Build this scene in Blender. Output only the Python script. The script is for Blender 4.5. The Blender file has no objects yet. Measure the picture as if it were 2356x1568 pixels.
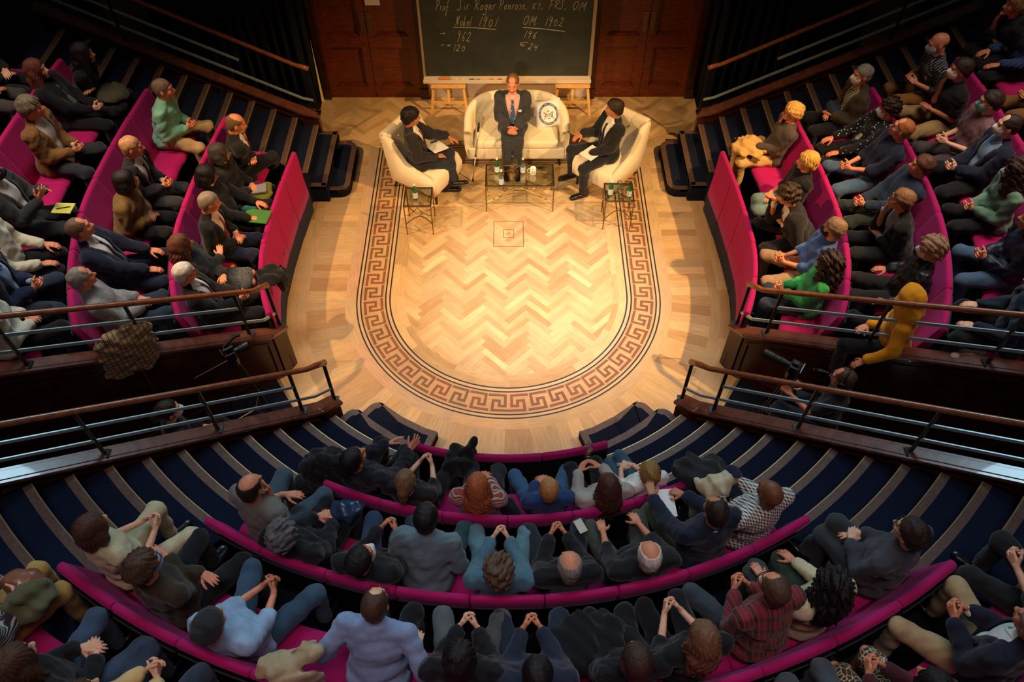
import bpy, math, random, time
import numpy as np
from mathutils import Vector, Matrix
T0=time.time()
R=math.radians
sc=bpy.context.scene
# ---------------------------------------------------------------- camera, world, lights, exposure
C=bpy.data.collections.new('theatre'); sc.collection.children.link(C)
F_PX=1848.6; TILT=R(51.685); ROLL=R(.0736); YAW=R(.0663); CAM=(.035,-6.72,7.5)
cam=bpy.data.cameras.new('camera'); co=bpy.data.objects.new('camera',cam); C.objects.link(co); sc.camera=co
cam.sensor_fit='HORIZONTAL'; cam.sensor_width=36.0; cam.lens=36.0*F_PX/2356; cam.clip_end=100
co.location=CAM
co.rotation_mode='QUATERNION'
co.rotation_quaternion=(Matrix.Rotation(-YAW,3,'Z')@Matrix.Rotation(R(90)-TILT,3,'X')@Matrix.Rotation(-ROLL,3,'Z')).to_quaternion()
def px(u,v,h):
    """where the photograph's pixel (u,v) meets the horizontal plane z=h"""
    x=(u-1178)/F_PX; y=(v-784)/F_PX
    c,s=math.cos(ROLL),math.sin(ROLL); x,y=c*x-s*y,s*x+c*y
    d=(x,math.cos(TILT)-y*math.sin(TILT),-math.sin(TILT)-y*math.cos(TILT))
    cy,sy=math.cos(YAW),math.sin(YAW); d=(cy*d[0]+sy*d[1],-sy*d[0]+cy*d[1],d[2])
    t=(h-CAM[2])/d[2]
    return CAM[0]+d[0]*t,CAM[1]+d[1]*t
def pxy(u,v,Y):
    """same, on the vertical plane y=Y -> x,z"""
    a=px(u,v,0); t=(Y-CAM[1])/(a[1]-CAM[1])
    return CAM[0]+(a[0]-CAM[0])*t, CAM[2]*(1-t)
w=bpy.data.worlds.new('world'); sc.world=w; w.use_nodes=True
w.node_tree.nodes['Background'].inputs[0].default_value=(.55,.62,.8,1)
w.node_tree.nodes['Background'].inputs[1].default_value=.014
sc.view_settings.view_transform='Standard'; sc.view_settings.look='None'; sc.view_settings.gamma=1
sc.view_settings.exposure=0.0; sc.view_settings.use_curve_mapping=False
def spot(name,loc,tgt,power,col,size=60,blend=.5,rad=.12):
    l=bpy.data.lights.new(name,'SPOT'); l.energy=power; l.color=col; l.spot_size=R(size); l.spot_blend=blend; l.shadow_soft_size=rad
    o=bpy.data.objects.new(name,l); C.objects.link(o); o.location=loc
    o.rotation_euler=(Vector(tgt)-Vector(loc)).to_track_quat('-Z','Y').to_euler(); return o
def area(name,loc,tgt,power,col,sx,sy,spread=70):
    l=bpy.data.lights.new(name,'AREA'); l.energy=power; l.color=col; l.shape='RECTANGLE'; l.size=sx; l.size_y=sy; l.spread=R(spread)
    o=bpy.data.objects.new(name,l); C.objects.link(o); o.location=loc
    o.rotation_euler=(Vector(tgt)-Vector(loc)).to_track_quat('-Z','Y').to_euler(); return o
spot('spot_gallery_front',(-1.0,-7.6,6.3),(.15,2.0,.6),1700,(1,.76,.48),17,.8)
spot('spot_gallery_left',(-4.6,-5.6,7.4),(.2,1.3,.3),1700,(1,.60,.26),24,.5,.08)
spot('spot_side_right',(6.2,-1.4,7.6),(0,1.1,0),3300,(1,.58,.22),43,.5,.08)
spot('spot_side_left',(-6.2,-1.2,7.6),(.1,1.0,0),1900,(1,.60,.26),45,.5,.08)
spot('spot_centre',(.8,-1.8,9.0),(.45,-.05,0),3700,(1,.92,.95),24,1.0)
area('audience_fill_stage_end',(0,3.0,7.6),(0,-4.9,1.4),85,(.50,.82,1),11,1.6,60)  # added teal audience fill, stretched wide so copings and bars catch a sheen
area('audience_fill_back',(0,-6.0,9.4),(0,-5.1,1),50,(1,.78,.82),9,1.6,70)  # added fill above the camera end, brightens the lower rows
area('audience_fill_left',(-5.9,-.3,8.2),(-5.5,-.3,1),66,(1,.8,.66),1.6,6,50)  # added overhead fill to lift the left seating block
area('audience_fill_right',(5.9,-.3,8.2),(5.5,-.3,1),62,(1,.8,.66),1.6,6,50)  # matching added fill over the right seating block
# ---------------------------------------------------------------- materials
def lin(c):
    return tuple(((x/255)/12.92 if x/255<=.04045 else ((x/255+.055)/1.055)**2.4) for x in c)
MC={}
class N:
    def __init__(s,name):
        s.m=bpy.data.materials.new(name); s.m.use_nodes=True; s.t=s.m.node_tree; s.b=s.t.nodes['Principled BSDF']
    def n(s,t,**k):
        x=s.t.nodes.new(t)
        for a,b in k.items(): setattr(x,a,b)
        return x
    def l(s,a,b): s.t.links.new(a,b)
    def mix(s,f,a,b,bl='MIX'):
        x=s.n('ShaderNodeMix',data_type='RGBA',blend_type=bl)
        for i,v in ((0,f),(6,a),(7,b)):
            if hasattr(v,'is_output'): s.l(v,x.inputs[i])
            else: x.inputs[i].default_value=v if i==0 else (*v[:3],1)
        return x.outputs[2]
    def noise(s,scale,vec=None,detail=3,rough=.5,mapscale=None,coord='Object'):
        n=s.n('ShaderNodeTexNoise'); n.inputs['Scale'].default_value=scale; n.inputs['Detail'].default_value=detail; n.inputs['Roughness'].default_value=rough
        if vec is None:
            tc=s.n('ShaderNodeTexCoord'); vec=tc.outputs[coord]
        if mapscale:
            mp=s.n('ShaderNodeMapping'); mp.inputs['Scale'].default_value=mapscale; s.l(vec,mp.inputs[0]); vec=mp.outputs[0]
        s.l(vec,n.inputs['Vector']); return n.outputs['Fac']
    def ramp(s,f,a,b):
        r=s.n('ShaderNodeMapRange'); r.inputs[1].default_value=a; r.inputs[2].default_value=b; s.l(f,r.inputs[0]); return r.outputs[0]
    def bump(s,h,st,dist=.01):
        b=s.n('ShaderNodeBump'); b.inputs['Strength'].default_value=st; b.inputs['Distance'].default_value=dist; s.l(h,b.inputs['Height']); s.l(b.outputs[0],s.b.inputs['Normal'])
    def set(s,**k):
        for a,v in k.items():
            i=s.b.inputs[a.replace('_',' ')]
            if hasattr(v,'is_output'): s.l(v,i)
            else: i.default_value=(*v,1) if isinstance(v,tuple) else v
        return s
def mul(c,f): return tuple(min(1,x*f) for x in c)
def plain(name,c,rough=.6,metal=0,noise=0,bump=0,nscale=60,spec=.5,**k):
    key=(name,c,rough,metal,noise,bump)
    if key in MC: return MC[key]
    m=N(name); c=lin(c)
    if noise:
        f=m.noise(nscale); m.set(Base_Color=m.mix(m.ramp(f,.3,.7),mul(c,1-noise),mul(c,1+noise)))
        if bump: m.bump(f,bump)
    else: m.set(Base_Color=c)
    m.set(Roughness=rough,Metallic=metal,Specular_IOR_Level=spec)
    for a,v in k.items(): m.set(**{a:v})
    MC[key]=m.m; return m.m
def cloth(c,pat=None,c2=None,rough=.9,scale=1.0,bump=.35):
    c=CO.get(c,c) if isinstance(c,str) else c; c2=CO.get(c2,c2) if isinstance(c2,str) else c2
    key=('cloth',c,pat,c2,rough,scale)
    if key in MC: return MC[key]
    m=N('fabric_'+(pat or 'plain')); a=lin(c); b=lin(c2) if c2 else mul(a,.35)
    tc=m.n('ShaderNodeTexCoord'); v=tc.outputs['Object']
    def wave(freq,axis,th):
        w_=m.n('ShaderNodeTexWave',wave_type='BANDS',bands_direction=axis,wave_profile='SIN'); w_.inputs['Scale'].default_value=freq; m.l(v,w_.inputs[0]); return m.ramp(w_.outputs['Fac'],th-.06,th+.06)
    col=None
    if pat=='check':
        x=wave(14*scale,'X',.5); z=wave(14*scale,'DIAGONAL',.5); col=m.mix(x,m.mix(z,a,mul(a,.55)),m.mix(z,mul(a,.5),b))
    elif pat=='plaid':
        x=wave(3.2*scale,'X',.75); z=wave(3.2*scale,'Z',.72); y=wave(9*scale,'X',.9); col=m.mix(x,m.mix(z,a,b),m.mix(z,b,mul(b,.5))); col=m.mix(y,col,mul(a,1.5))
    elif pat=='stripe': col=m.mix(wave(16*scale,'Z',.62),a,b)
    elif pat=='vstripe': col=m.mix(wave(13*scale,'X',.6),a,b)
    elif pat=='dstripe': col=m.mix(wave(9*scale,'DIAGONAL',.55),a,b)
    elif pat=='dots':
        vo=m.n('ShaderNodeTexVoronoi'); vo.inputs['Scale'].default_value=24*scale; m.l(v,vo.inputs[0]); col=m.mix(m.ramp(vo.outputs['Distance'],.16,.2),b,a)
    elif pat in('lace','camo','print'):
        vo=m.n('ShaderNodeTexVoronoi',feature='DISTANCE_TO_EDGE'); vo.inputs['Scale'].default_value={'lace':85,'camo':30,'print':36}[pat]*scale
        n_=m.n('ShaderNodeTexNoise'); n_.inputs['Scale'].default_value=9; m.l(v,n_.inputs[0]); vm=m.n('ShaderNodeVectorMath',operation='MULTIPLY_ADD'); m.l(n_.outputs['Color'],vm.inputs[0]); vm.inputs[1].default_value=(.05,.05,.05); m.l(v,vm.inputs[2]); m.l(vm.outputs[0],vo.inputs[0])
        col=m.mix(m.ramp(vo.outputs['Distance'],.03,.09),b,a)
    elif pat=='tweed': col=m.mix(m.ramp(m.noise(160,v,2),.42,.58),a,b)
    f=m.noise(9,v,4,.6); base=col if col is not None else a
    col=m.mix(m.ramp(f,.3,.75),m.mix(1.0,base,(.78,.78,.78),'MULTIPLY'),m.mix(1.0,base,(1.15,1.15,1.15),'MULTIPLY'))
    m.set(Base_Color=col,Roughness=rough,Specular_IOR_Level=.25,Sheen_Weight=.15)
    m.bump(m.noise(26,v,5,.65),bump,.012); MC[key]=m.m; return m.m
def wood(name,c,c2,rough=.35,scale=(1,1,14),n=3.,coat=.0):
    key=(name,c,c2)
    if key in MC: return MC[key]
    m=N(name); f=m.noise(n,None,6,.62,scale); m.set(Base_Color=m.mix(m.ramp(f,.32,.68),lin(c),lin(c2)),Roughness=rough,Coat_Weight=coat); m.bump(f,.08); MC[key]=m.m; return m.m
M_MAH=wood('mahogany',(78,30,15),(118,50,22),.32,(2,2,9),3)
M_MAHD=wood('dark_mahogany_wall',(40,18,12),(64,29,18),.30,(2,2,6),3)
M_COP=wood('coping_wood',(84,48,36),(116,72,56),.24,(2,2,9),3,.6)
M_RAIL=wood('handrail_wood',(120,66,38),(160,92,54),.26,(5,5,5),4,.4)
M_PINE=wood('pine',(214,164,92),(236,190,118),.5,(3,3,12),4)
M_NOSE=wood('step_nosing_wood',(78,58,50),(104,80,68),.5,(4,4,4),8)
M_BRASSLINE=plain('nosing_edge_strip',(196,172,120),.35,.6)
M_NAVY=plain('navy_carpet',(21,28,48),.95,0,.35,.5,150,.1)
M_NAVYD=plain('navy_curtain',(16,20,34),.9,0,.3,.3,20,.2)
M_PINK=plain('magenta_upholstery',(174,8,90),.82,0,.10,.25,260,.25,Sheen_Weight=.25)
M_PINK.node_tree.nodes['Principled BSDF'].inputs['Sheen Tint'].default_value=(.9,.3,.9,1)
M_BLK=plain('black_metal',(22,22,24),.4,.2)
M_BAR=plain('painted_steel_bar',(160,178,180),.3,.2)
M_SEATB=plain('seat_base_black',(16,15,17),.7)
M_BRASS=plain('antique_brass',(122,104,74),.32,.9,.15,0,30)
M_CREAM=plain('cream_upholstery',(238,226,198),.8,0,.05,.2,60,.25)
M_CREAMW=plain('cream_paint',(222,206,184),.6,0,.04)
M_WHITE=plain('white_paper',(236,236,232),.6)
M_DLEG=plain('dark_leg',(34,20,16),.35)
M_SHOE=plain('black_leather',(20,19,20),.28,0,.2,.1,40)
M_SHOEB=plain('brown_leather',(118,70,40),.4,0,.2,.1,40)
M_SHOET=plain('dark_trainer',(40,42,50),.6,0,.2,.1,40)
def glass(name,c,alpha=.0):
    m=N(name); t=m.t; tr=m.n('ShaderNodeBsdfTransparent'); tr.inputs[0].default_value=(*lin(c),1); gl=m.n('ShaderNodeBsdfGlossy'); gl.inputs['Roughness'].default_value=.04
    fr=m.n('ShaderNodeLayerWeight'); fr.inputs[0].default_value=.25; mp=m.n('ShaderNodeMapRange'); mp.inputs[3].default_value=.05; mp.inputs[4].default_value=.75; m.l(fr.outputs['Facing'],mp.inputs[0])
    mx=m.n('ShaderNodeMixShader'); m.l(mp.outputs[0],mx.inputs[0]); m.l(tr.outputs[0],mx.inputs[1]); m.l(gl.outputs[0],mx.inputs[2]); out=[n for n in t.nodes if n.type=='OUTPUT_MATERIAL'][0]; m.l(mx.outputs[0],out.inputs[0]); return m.m
M_GLASS=glass('clear_glass',(236,244,240)); M_GREEN=glass('green_glass',(20,150,60))
M_WATER=glass('bottle_glass',(225,235,240))
def emis(name,c,s):
    m=N(name); m.set(Base_Color=(0.,0.,0.),Emission_Color=lin(c),Emission_Strength=s); return m.m
# floor material: per-plank colour attribute + grain from UV
def floor_mat():
    m=N('parquet'); at=m.n('ShaderNodeVertexColor',layer_name='col'); uv=m.n('ShaderNodeUVMap',uv_map='uv')
    f=m.noise(1.0,uv.outputs[0],5,.6,(5,70,1)); g=m.noise(3.0,None,3)
    c=m.mix(1.0,at.outputs[0],m.mix(m.ramp(f,.3,.7),(.80,.78,.74),(1.1,1.1,1.1)),'MULTIPLY')
    c=m.mix(1.0,c,m.mix(m.ramp(g,.3,.7),(.92,.92,.92),(1.05,1.05,1.05)),'MULTIPLY')
    m.set(Base_Color=c,Roughness=.42,Specular_IOR_Level=.4); m.bump(f,.04); return m.m
M_FLOOR=floor_mat()
# ---------------------------------------------------------------- object helpers
def tag(o,label=None,cat=None,group=None,kind=None):
    if label: o['label']=label
    if cat: o['category']=cat
    if group: o['group']=group
    if kind: o['kind']=kind
    return o
def empty(name,loc=(0,0,0),rz=0,**k):
    o=bpy.data.objects.new(name,None); C.objects.link(o); o.location=loc; o.rotation_euler=(0,0,rz); o.empty_display_size=.1; return tag(o,**k)
def obj(name,v,f,mat,parent=None,smooth=False,fmi=None,loc=None,rz=0,bevel=0,**k):
    me=bpy.data.meshes.new(name)
    v=np.asarray(v,dtype=np.float32)
    if isinstance(f,np.ndarray) and f.ndim==2:
        n,kk=f.shape; me.vertices.add(len(v)); me.vertices.foreach_set('co',v.ravel()); me.loops.add(n*kk); me.loops.foreach_set('vertex_index',f.astype(np.int32).ravel())
        me.polygons.add(n); me.polygons.foreach_set('loop_start',np.arange(0,n*kk,kk,dtype=np.int32))
    else: me.from_pydata(v.tolist(),[],[list(map(int,a)) for a in f])
    for x in (mat if isinstance(mat,(list,tuple)) else [mat]): me.materials.append(x)
    if fmi is not None: me.polygons.foreach_set('material_index',np.asarray(fmi,dtype=np.int32))
    me.update(calc_edges=True)
    if smooth: me.shade_smooth()
    o=bpy.data.objects.new(name,me); C.objects.link(o)
    if parent: o.parent=parent
    if loc is not None: o.location=loc
    if rz: o.rotation_euler=(0,0,rz)
    if bevel:
        b=o.modifiers.new('bevel','BEVEL'); b.width=bevel; b.segments=2; b.limit_method='ANGLE'; b.angle_limit=R(40)
    return tag(o,**k)
class MB:
    def __init__(s): s.v=[]; s.f=[]; s.mi=[]
    def add(s,v,f,mi=0):
        n=len(s.v); s.v+= [tuple(map(float,a)) for a in v]; s.f+=[[n+i for i in a] for a in f]; s.mi+=[mi]*len(f); return s
    def box(s,c,d,M=None,mi=0):
        x,y,z=[a/2 for a in d]; v=[Vector((i*x,j*y,k*z)) for k in(-1,1) for j in(-1,1) for i in(-1,1)]
        if M is not None: v=[M@a for a in v]
        v=[(a.x+c[0],a.y+c[1],a.z+c[2]) for a in v]
        return s.add(v,[(0,2,3,1),(4,5,7,6),(0,1,5,4),(2,6,7,3),(0,4,6,2),(1,3,7,5)],mi)
    def beam(s,a,b,w,h,mi=0,up=(0,0,1)):
        a=Vector(a); b=Vector(b); d=b-a; M=d.to_track_quat('Y','Z').to_matrix()
        return s.box((a+b)/2,(w,d.length,h),M,mi)
    def tube(s,pts,r,seg=8,mi=0,caps=True,closed=False):
        pts=[Vector(p) for p in pts]; n=len(pts); rr=r if isinstance(r,(list,tuple)) else [r]*n
        V=[];prev=None
        for i,p in enumerate(pts):
            a=pts[i-1] if (i or closed) else p; b=pts[(i+1)%n] if (i<n-1 or closed) else p
            t=(b-a).normalized()
            if prev is None: u=t.orthogonal().normalized()
            else:
                u=prev-t*prev.dot(t); u=u.normalized() if u.length>1e-6 else t.orthogonal().normalized()
            prev=u; w_=t.cross(u)
            V+=[p+(u*math.cos(2*math.pi*k/seg)+w_*math.sin(2*math.pi*k/seg))*rr[i] for k in range(seg)]
        F=[(i*seg+k,i*seg+(k+1)%seg,((i+1)%n)*seg+(k+1)%seg,((i+1)%n)*seg+k) for i in range(n if closed else n-1) for k in range(seg)]
        if caps and not closed: F+= [tuple(range(seg))[::-1],tuple((n-1)*seg+k for k in range(seg))]
        return s.add(V,F,mi)
    def lathe(s,prof,c=(0,0,0),seg=16,mi=0):
        V=[];F=[]
        for r,z in prof: V+=[(c[0]+r*math.cos(2*math.pi*k/seg),c[1]+r*math.sin(2*math.pi*k/seg),c[2]+z) for k in range(seg)]
        for i in range(len(prof)-1): F+=[(i*seg+k,i*seg+(k+1)%seg,(i+1)*seg+(k+1)%seg,(i+1)*seg+k) for k in range(seg)]
        return s.add(V,F,mi)
    def prism(s,poly,z0,z1,mi=0,mtop=None):
        n=len(poly); A=sum(poly[i][0]*poly[(i+1)%n][1]-poly[(i+1)%n][0]*poly[i][1] for i in range(n))
        if A<0: poly=poly[::-1]
        V=[(x,y,z0) for x,y in poly]+[(x,y,z1) for x,y in poly]
        s.add(V,[tuple(range(n))[::-1]]+[(i,(i+1)%n,n+(i+1)%n,n+i) for i in range(n)],mi)
        s.add(V[n:],[tuple(range(n))],mi if mtop is None else mtop); return s
    def strip(s,A,B,z0,z1,mi=0,mtop=None):
        """solid between two equal-length plan polylines"""
        n=len(A); 
        V=[(x,y,z0) for x,y in A]+[(x,y,z0) for x,y in B]+[(x,y,z1) for x,y in A]+[(x,y,z1) for x,y in B]
        a,b,c,d=0,n,2*n,3*n; F=[];T=[]
        for i in range(n-1):
            T.append((c+i,c+i+1,d+i+1,d+i)); F.append((a+i,a+i+1,c+i+1,c+i)); F.append((b+i+1,b+i,d+i,d+i+1)); F.append((a+i+1,a+i,b+i,b+i+1))
        F+=[(a,c,d,b),(a+n-1,b+n-1,d+n-1,c+n-1)]
        k=len(s.v); s.add(V,F,mi); n0=k
        s.f+=[[n0+i for i in t] for t in T]; s.mi+=[mi if mtop is None else mtop]*len(T); return s
    def build(s,name,mat,parent=None,fix=True,**k):
        o=obj(name,s.v,s.f,mat,parent,fmi=s.mi,**k)
        if fix:
            import bmesh
            b=bmesh.new(); b.from_mesh(o.data); bmesh.ops.recalc_face_normals(b,faces=b.faces); b.to_mesh(o.data); b.free()
        return o
KIDS={}
def kids(o):
    if o.name not in KIDS: KIDS[o.name]=[x for x in C.objects if x.parent==o]
    return KIDS[o.name]
def copytree(o,parent=None,loc=None,rz=None,label=None,group=None):
    k=kids(o); c=o.copy(); C.objects.link(c); KIDS[c.name]=[]
    if parent: c.parent=parent
    if loc is not None: c.location=loc
    if rz is not None: c.rotation_euler=(0,0,rz)
    if label: c['label']=label
    if group: c['group']=group
    for ch in k: KIDS[c.name].append(copytree(ch,c))
    return c
# ---------------------------------------------------------------- stage floor
random.seed(5)
FV=[];FF=[];FC=[];FU=[]
def plank(pts,z,col,ang=0,org=(0,0)):
    n=len(FV); ca,sa=math.cos(ang),math.sin(ang); o1=random.random()*50
    for x,y in pts: FV.append((x,y,z)); FU.append((x*ca+y*sa+o1,-x*sa+y*ca+o1))
    FF.append(tuple(range(n,n+len(pts)))); FC.append(col)
def tan_():
    t=random.random(); k=random.uniform(.86,1.12)
    a=[(.60,.405,.20),(.66,.465,.245),(.53,.335,.155),(.62,.435,.225)][int(t*3.99)]
    if random.random()<.10: k*=1.16
    return tuple(x*k for x in a)
W_,n_=.075,5; L_=W_*n_; s2=math.sqrt(.5)
def rot45(x,y): return ((x-y)*s2,(x+y)*s2)
for k in range(-90,91):
    for m in range(-16,17):
        x0,y0=k*W_+2*L_*m,k*W_
        for (ax,ay,bx,by,an) in ((x0,y0,x0+L_,y0+W_,45),(x0+L_,y0-(n_-1)*W_,x0+L_+W_,y0+W_,135)):
            p=[rot45(*q) for q in((ax,ay),(bx,ay),(bx,by),(ax,by))]; cx=sum(q[0] for q in p)/4; cy=sum(q[1] for q in p)/4
            if abs(cx)<3.15 and -3.0<cy<4.3 and (cy>2.7 or math.hypot(cx,min(cy,0))<1.62): plank(p,0,tan_(),R(an))
def U(rho,s,yt=2.88):
    """stadium path of offset rho; s in 0..1 over left straight, half circle, right straight"""
    Ls=yt; La=math.pi*1.7; T=2*Ls+La; d=s*T
    if d<Ls: return (-rho,yt-d)
    if d>Ls+La: return (rho,d-Ls-La)
    a=math.pi+math.pi*(d-Ls)/La; return (rho*math.cos(a),rho*math.sin(a))
def band(r0,r1,s0,s1,z,col,ang=None,yt=2.88):
    n=max(2,int(abs(s1-s0)*90)+1); A=[U(r0,s0+(s1-s0)*i/(n-1),yt) for i in range(n)]; B=[U(r1,s0+(s1-s0)*i/(n-1),yt) for i in range(n)]
    k0=len(FV); o1=random.random()*50
    for i in range(n):
        for P,rr in ((A[i],r0),(B[i],r1)):
            FV.append((*P,z)); FU.append(((s0+(s1-s0)*i/(n-1))*11+o1,rr+o1) if ang is None else (rr+o1,(s0+(s1-s0)*i/(n-1))*11+o1))
    for i in range(n-1): FF.append((k0+2*i,k0+2*i+1,k0+2*i+3,k0+2*i+2)); FC.append(col)
TOT=2*2.88+math.pi*1.7
LT=(.66,.47,.28); DK=(.035,.032,.034); KEY=(.25,.115,.055); KEYL=(.60,.385,.20)
def course(r0,r1,ln,z,jit=.0,radial=False,cf=tan_):
    s=0
    while s<1:
        d=ln*random.uniform(.8,1.2)/TOT if jit else ln/TOT
        band(r0,r1,s,min(1,s+d),z,cf(),1 if radial else None); s+=d
course(1.30,1.375,.62,.0012,1); course(1.375,1.47,.8,.0012,1)
band(1.468,1.486,0,1,.0013,DK); band(1.486,1.520,0,1,.0013,LT); band(1.520,1.538,0,1,.0013,DK)
band(1.536,1.83,0,1,.0012,KEYL); band(1.828,1.846,0,1,.0013,DK); band(1.846,1.876,0,1,.0013,LT); band(1.876,1.894,0,1,.0013,DK)
course(1.892,2.03,.7,.0012,1,cf=lambda:tuple(x*random.uniform(.92,1.05) for x in (.62,.43,.25)))
course(2.03,2.50,.115,.0012,0,True)
course(2.50,2.62,.6,.0012,1); course(2.62,2.95,.5,.0012,1)
# Greek key: spiral units along the band
nun=48; du=1/nun
key=[(0,1),(1,1),(1,.3),(.64,.3),(.64,.64),(.25,.64),(.25,0),(1.2,0)]
def kp(i,u,w_,mir):
    u=.04+u*.80
    if mir: u=1-u
    return (i+u)*du, 1.785-.205*w_
def keystroke(i,a,b,mir,z):
    (s0,r0),(s1,r1)=kp(i,*a,mir),kp(i,*b,mir); hw=.0165; hs=hw/TOT
    if abs(r0-r1)<1e-6: band(r0-hw,r0+hw,min(s0,s1)-hs,max(s0,s1)+hs,z,KC)
    else: band(min(r0,r1)-hw,max(r0,r1)+hw,s0-hs,s0+hs,z,KC)
for i in range(nun):
    mir=i>=nun//2; KC=tuple(x*random.uniform(.85,1.15) for x in KEY)
    for j in range(len(key)-1): keystroke(i,key[j],key[j+1],mir,.0016+.0001*j+.00005*(i%2))
# closing band at the top of the ring (behind the furniture)
for y0,y1,c in ((2.82,2.834,DK),(2.87,2.884,DK),(2.834,2.87,LT),(2.47,2.484,DK),(2.52,2.534,DK),(2.484,2.52,LT)):
    x=1.892 if y0>2.7 else 1.53
    FV+= [(-x,y0,.002),(x,y0,.002),(x,y1,.002),(-x,y1,.002)]; FU+=[(0,0)]*4; k=len(FV); FF.append((k-4,k-3,k-2,k-1)); FC.append(c)
k=len(FV); FV+=[(-1.53,2.534,.0011),(1.53,2.534,.0011),(1.53,2.82,.0011),(-1.53,2.82,.0011)]; FU+=[(0,0),(3,0),(3,.3),(0,.3)]; FF.append((k,k+1,k+2,k+3)); FC.append(KEYL)
# hatch in the floor, set out from thin dark joints
HT=(.16,.09,.04)
def rect(x0,y0,x1,y1,z,c): plank([(x0,y0),(x1,y0),(x1,y1),(x0,y1)],z,c)
for x0,y0,x1,y1 in ((-.2,.78,.2,.787),(-.2,1.255,.2,1.262),(-.2,.78,-.193,1.262),(.193,.78,.2,1.262),(-.07,.945,.07,.951),(-.07,1.098,.07,1.104),(-.07,.945,-.064,1.104),(.064,.945,.07,1.104)): rect(x0,y0,x1,y1,.0024,HT)
rect(-.025,1.0,.03,1.05,.0022,(.42,.28,.14))
fo=obj('floor',FV,FF,M_FLOOR,kind='structure')
ca=fo.data.color_attributes.new('col','FLOAT_COLOR','CORNER'); uvl=fo.data.uv_layers.new(name='uv')
cols=[];uvs=[]
for f,c in zip(FF,FC):
    for vi in f: cols+= [*c,1]; uvs+=FU[vi]
ca.data.foreach_set('color',cols); uvl.data.foreach_set('uv',uvs)
MB().box((0,.3,-.06),(6.6,8.4,.1)).build('floor',M_MAHD,kind='structure')
# ---------------------------------------------------------------- setting-out of tiers
DR=(.821,-.571); NR=(.571,.821)
def online(rho,c,side=1):
    t=math.sqrt(max(0,rho*rho-c*c)); return (side*(c*NR[0]+t*DR[0]),c*NR[1]+t*DR[1])
UPC,LOC,AIS=.471,-.693,-1.80
STEP=.135
def lvl(i): return STEP*i
def rs(i): return 2.79+.277*(i-3)
def sidepath(rho,side,n=22,yt=1.78,c=UPC):
    e=online(rho,c,1); a1=math.atan2(e[1],e[0]); P=[(rho-.04*(yt*(1-k/5))**2,yt*(1-k/5)) for k in range(5)]+[(rho*math.cos(a1*k/(n-1)),rho*math.sin(a1*k/(n-1))) for k in range(n)]
    return [(side*x,y) for x,y in P]
def arc(rho,c0,c1,n=16,s0=-1,s1=1):
    e0=online(rho,c0,s0); e1=online(rho,c1,s1); a0=math.atan2(e0[1],e0[0]); a1=math.atan2(e1[1],e1[0])
    return [(rho*math.cos(a0+(a1-a0)*k/(n-1)),rho*math.sin(a0+(a1-a0)*k/(n-1))) for k in range(n)]
ROWS=dict(A=(.405,3.70),B=(.81,4.53),C=(1.215,5.40),D=(1.62,6.25),E=(2.025,7.1))
def RB(row,kind): return ROWS[row][1]+{'l':-.06,'r':-.02,'c':.05}[kind]
for kind in 'lrc':
    prev=2.80 if kind!='c' else 2.88
    for k,(z,rb) in ROWS.items():
        e=RB(k,kind)+.06
        if kind=='c': MB().strip(arc(prev,AIS,AIS,24),arc(e,AIS,AIS,24),0,z).build('floor',M_NAVYD,kind='structure')
        else: s=-1 if kind=='l' else 1; MB().strip(sidepath(prev,s),sidepath(e,s),0,z).build('floor',M_NAVYD,kind='structure')
        prev=e
# ---------------------------------------------------------------- staircases with carpeted steps and wooden nosings
def inset(P,d):
    n=len(P); A=sum(P[i][0]*P[(i+1)%n][1]-P[(i+1)%n][0]*P[i][1] for i in range(n)); sg=1 if A>0 else -1; Q=[]
    for i in range(n):
        a,b,c=[Vector(P[j%n]) for j in (i-1,i,i+1)]
        e1=(b-a).normalized(); e2=(c-b).normalized(); n1=Vector((-e1.y,e1.x))*sg; n2=Vector((-e2.y,e2.x))*sg; m=(n1+n2)
        m=m/max(.3,m.dot(n1)) if m.length>1e-6 else n1; Q.append(tuple(b+m*d))
    return Q
def roundc(P,r,idx,n=6):
    Q=[]
    for i,p in enumerate(P):
        if i in idx:
            a=Vector(P[i-1]);b=Vector(p);c=Vector(P[(i+1)%len(P)]); u=b+(a-b).normalized()*r; v=b+(c-b).normalized()*r
            for k in range(n+1):
                t=k/n; Q.append(tuple(u*(1-t)**2+b*2*t*(1-t)+v*t*t))
        else: Q.append(p)
    return Q
def edge_ribbon(mb,P,Qi,z,idx):
    for i in idx:
        j=(i+1)%len(P); mb.add([(*P[i],z),(*P[j],z),(*Qi[j],z),(*Qi[i],z),(*P[i],z-.045),(*P[j],z-.045)],[(0,1,2,3),(0,4,5,1)])
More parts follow.
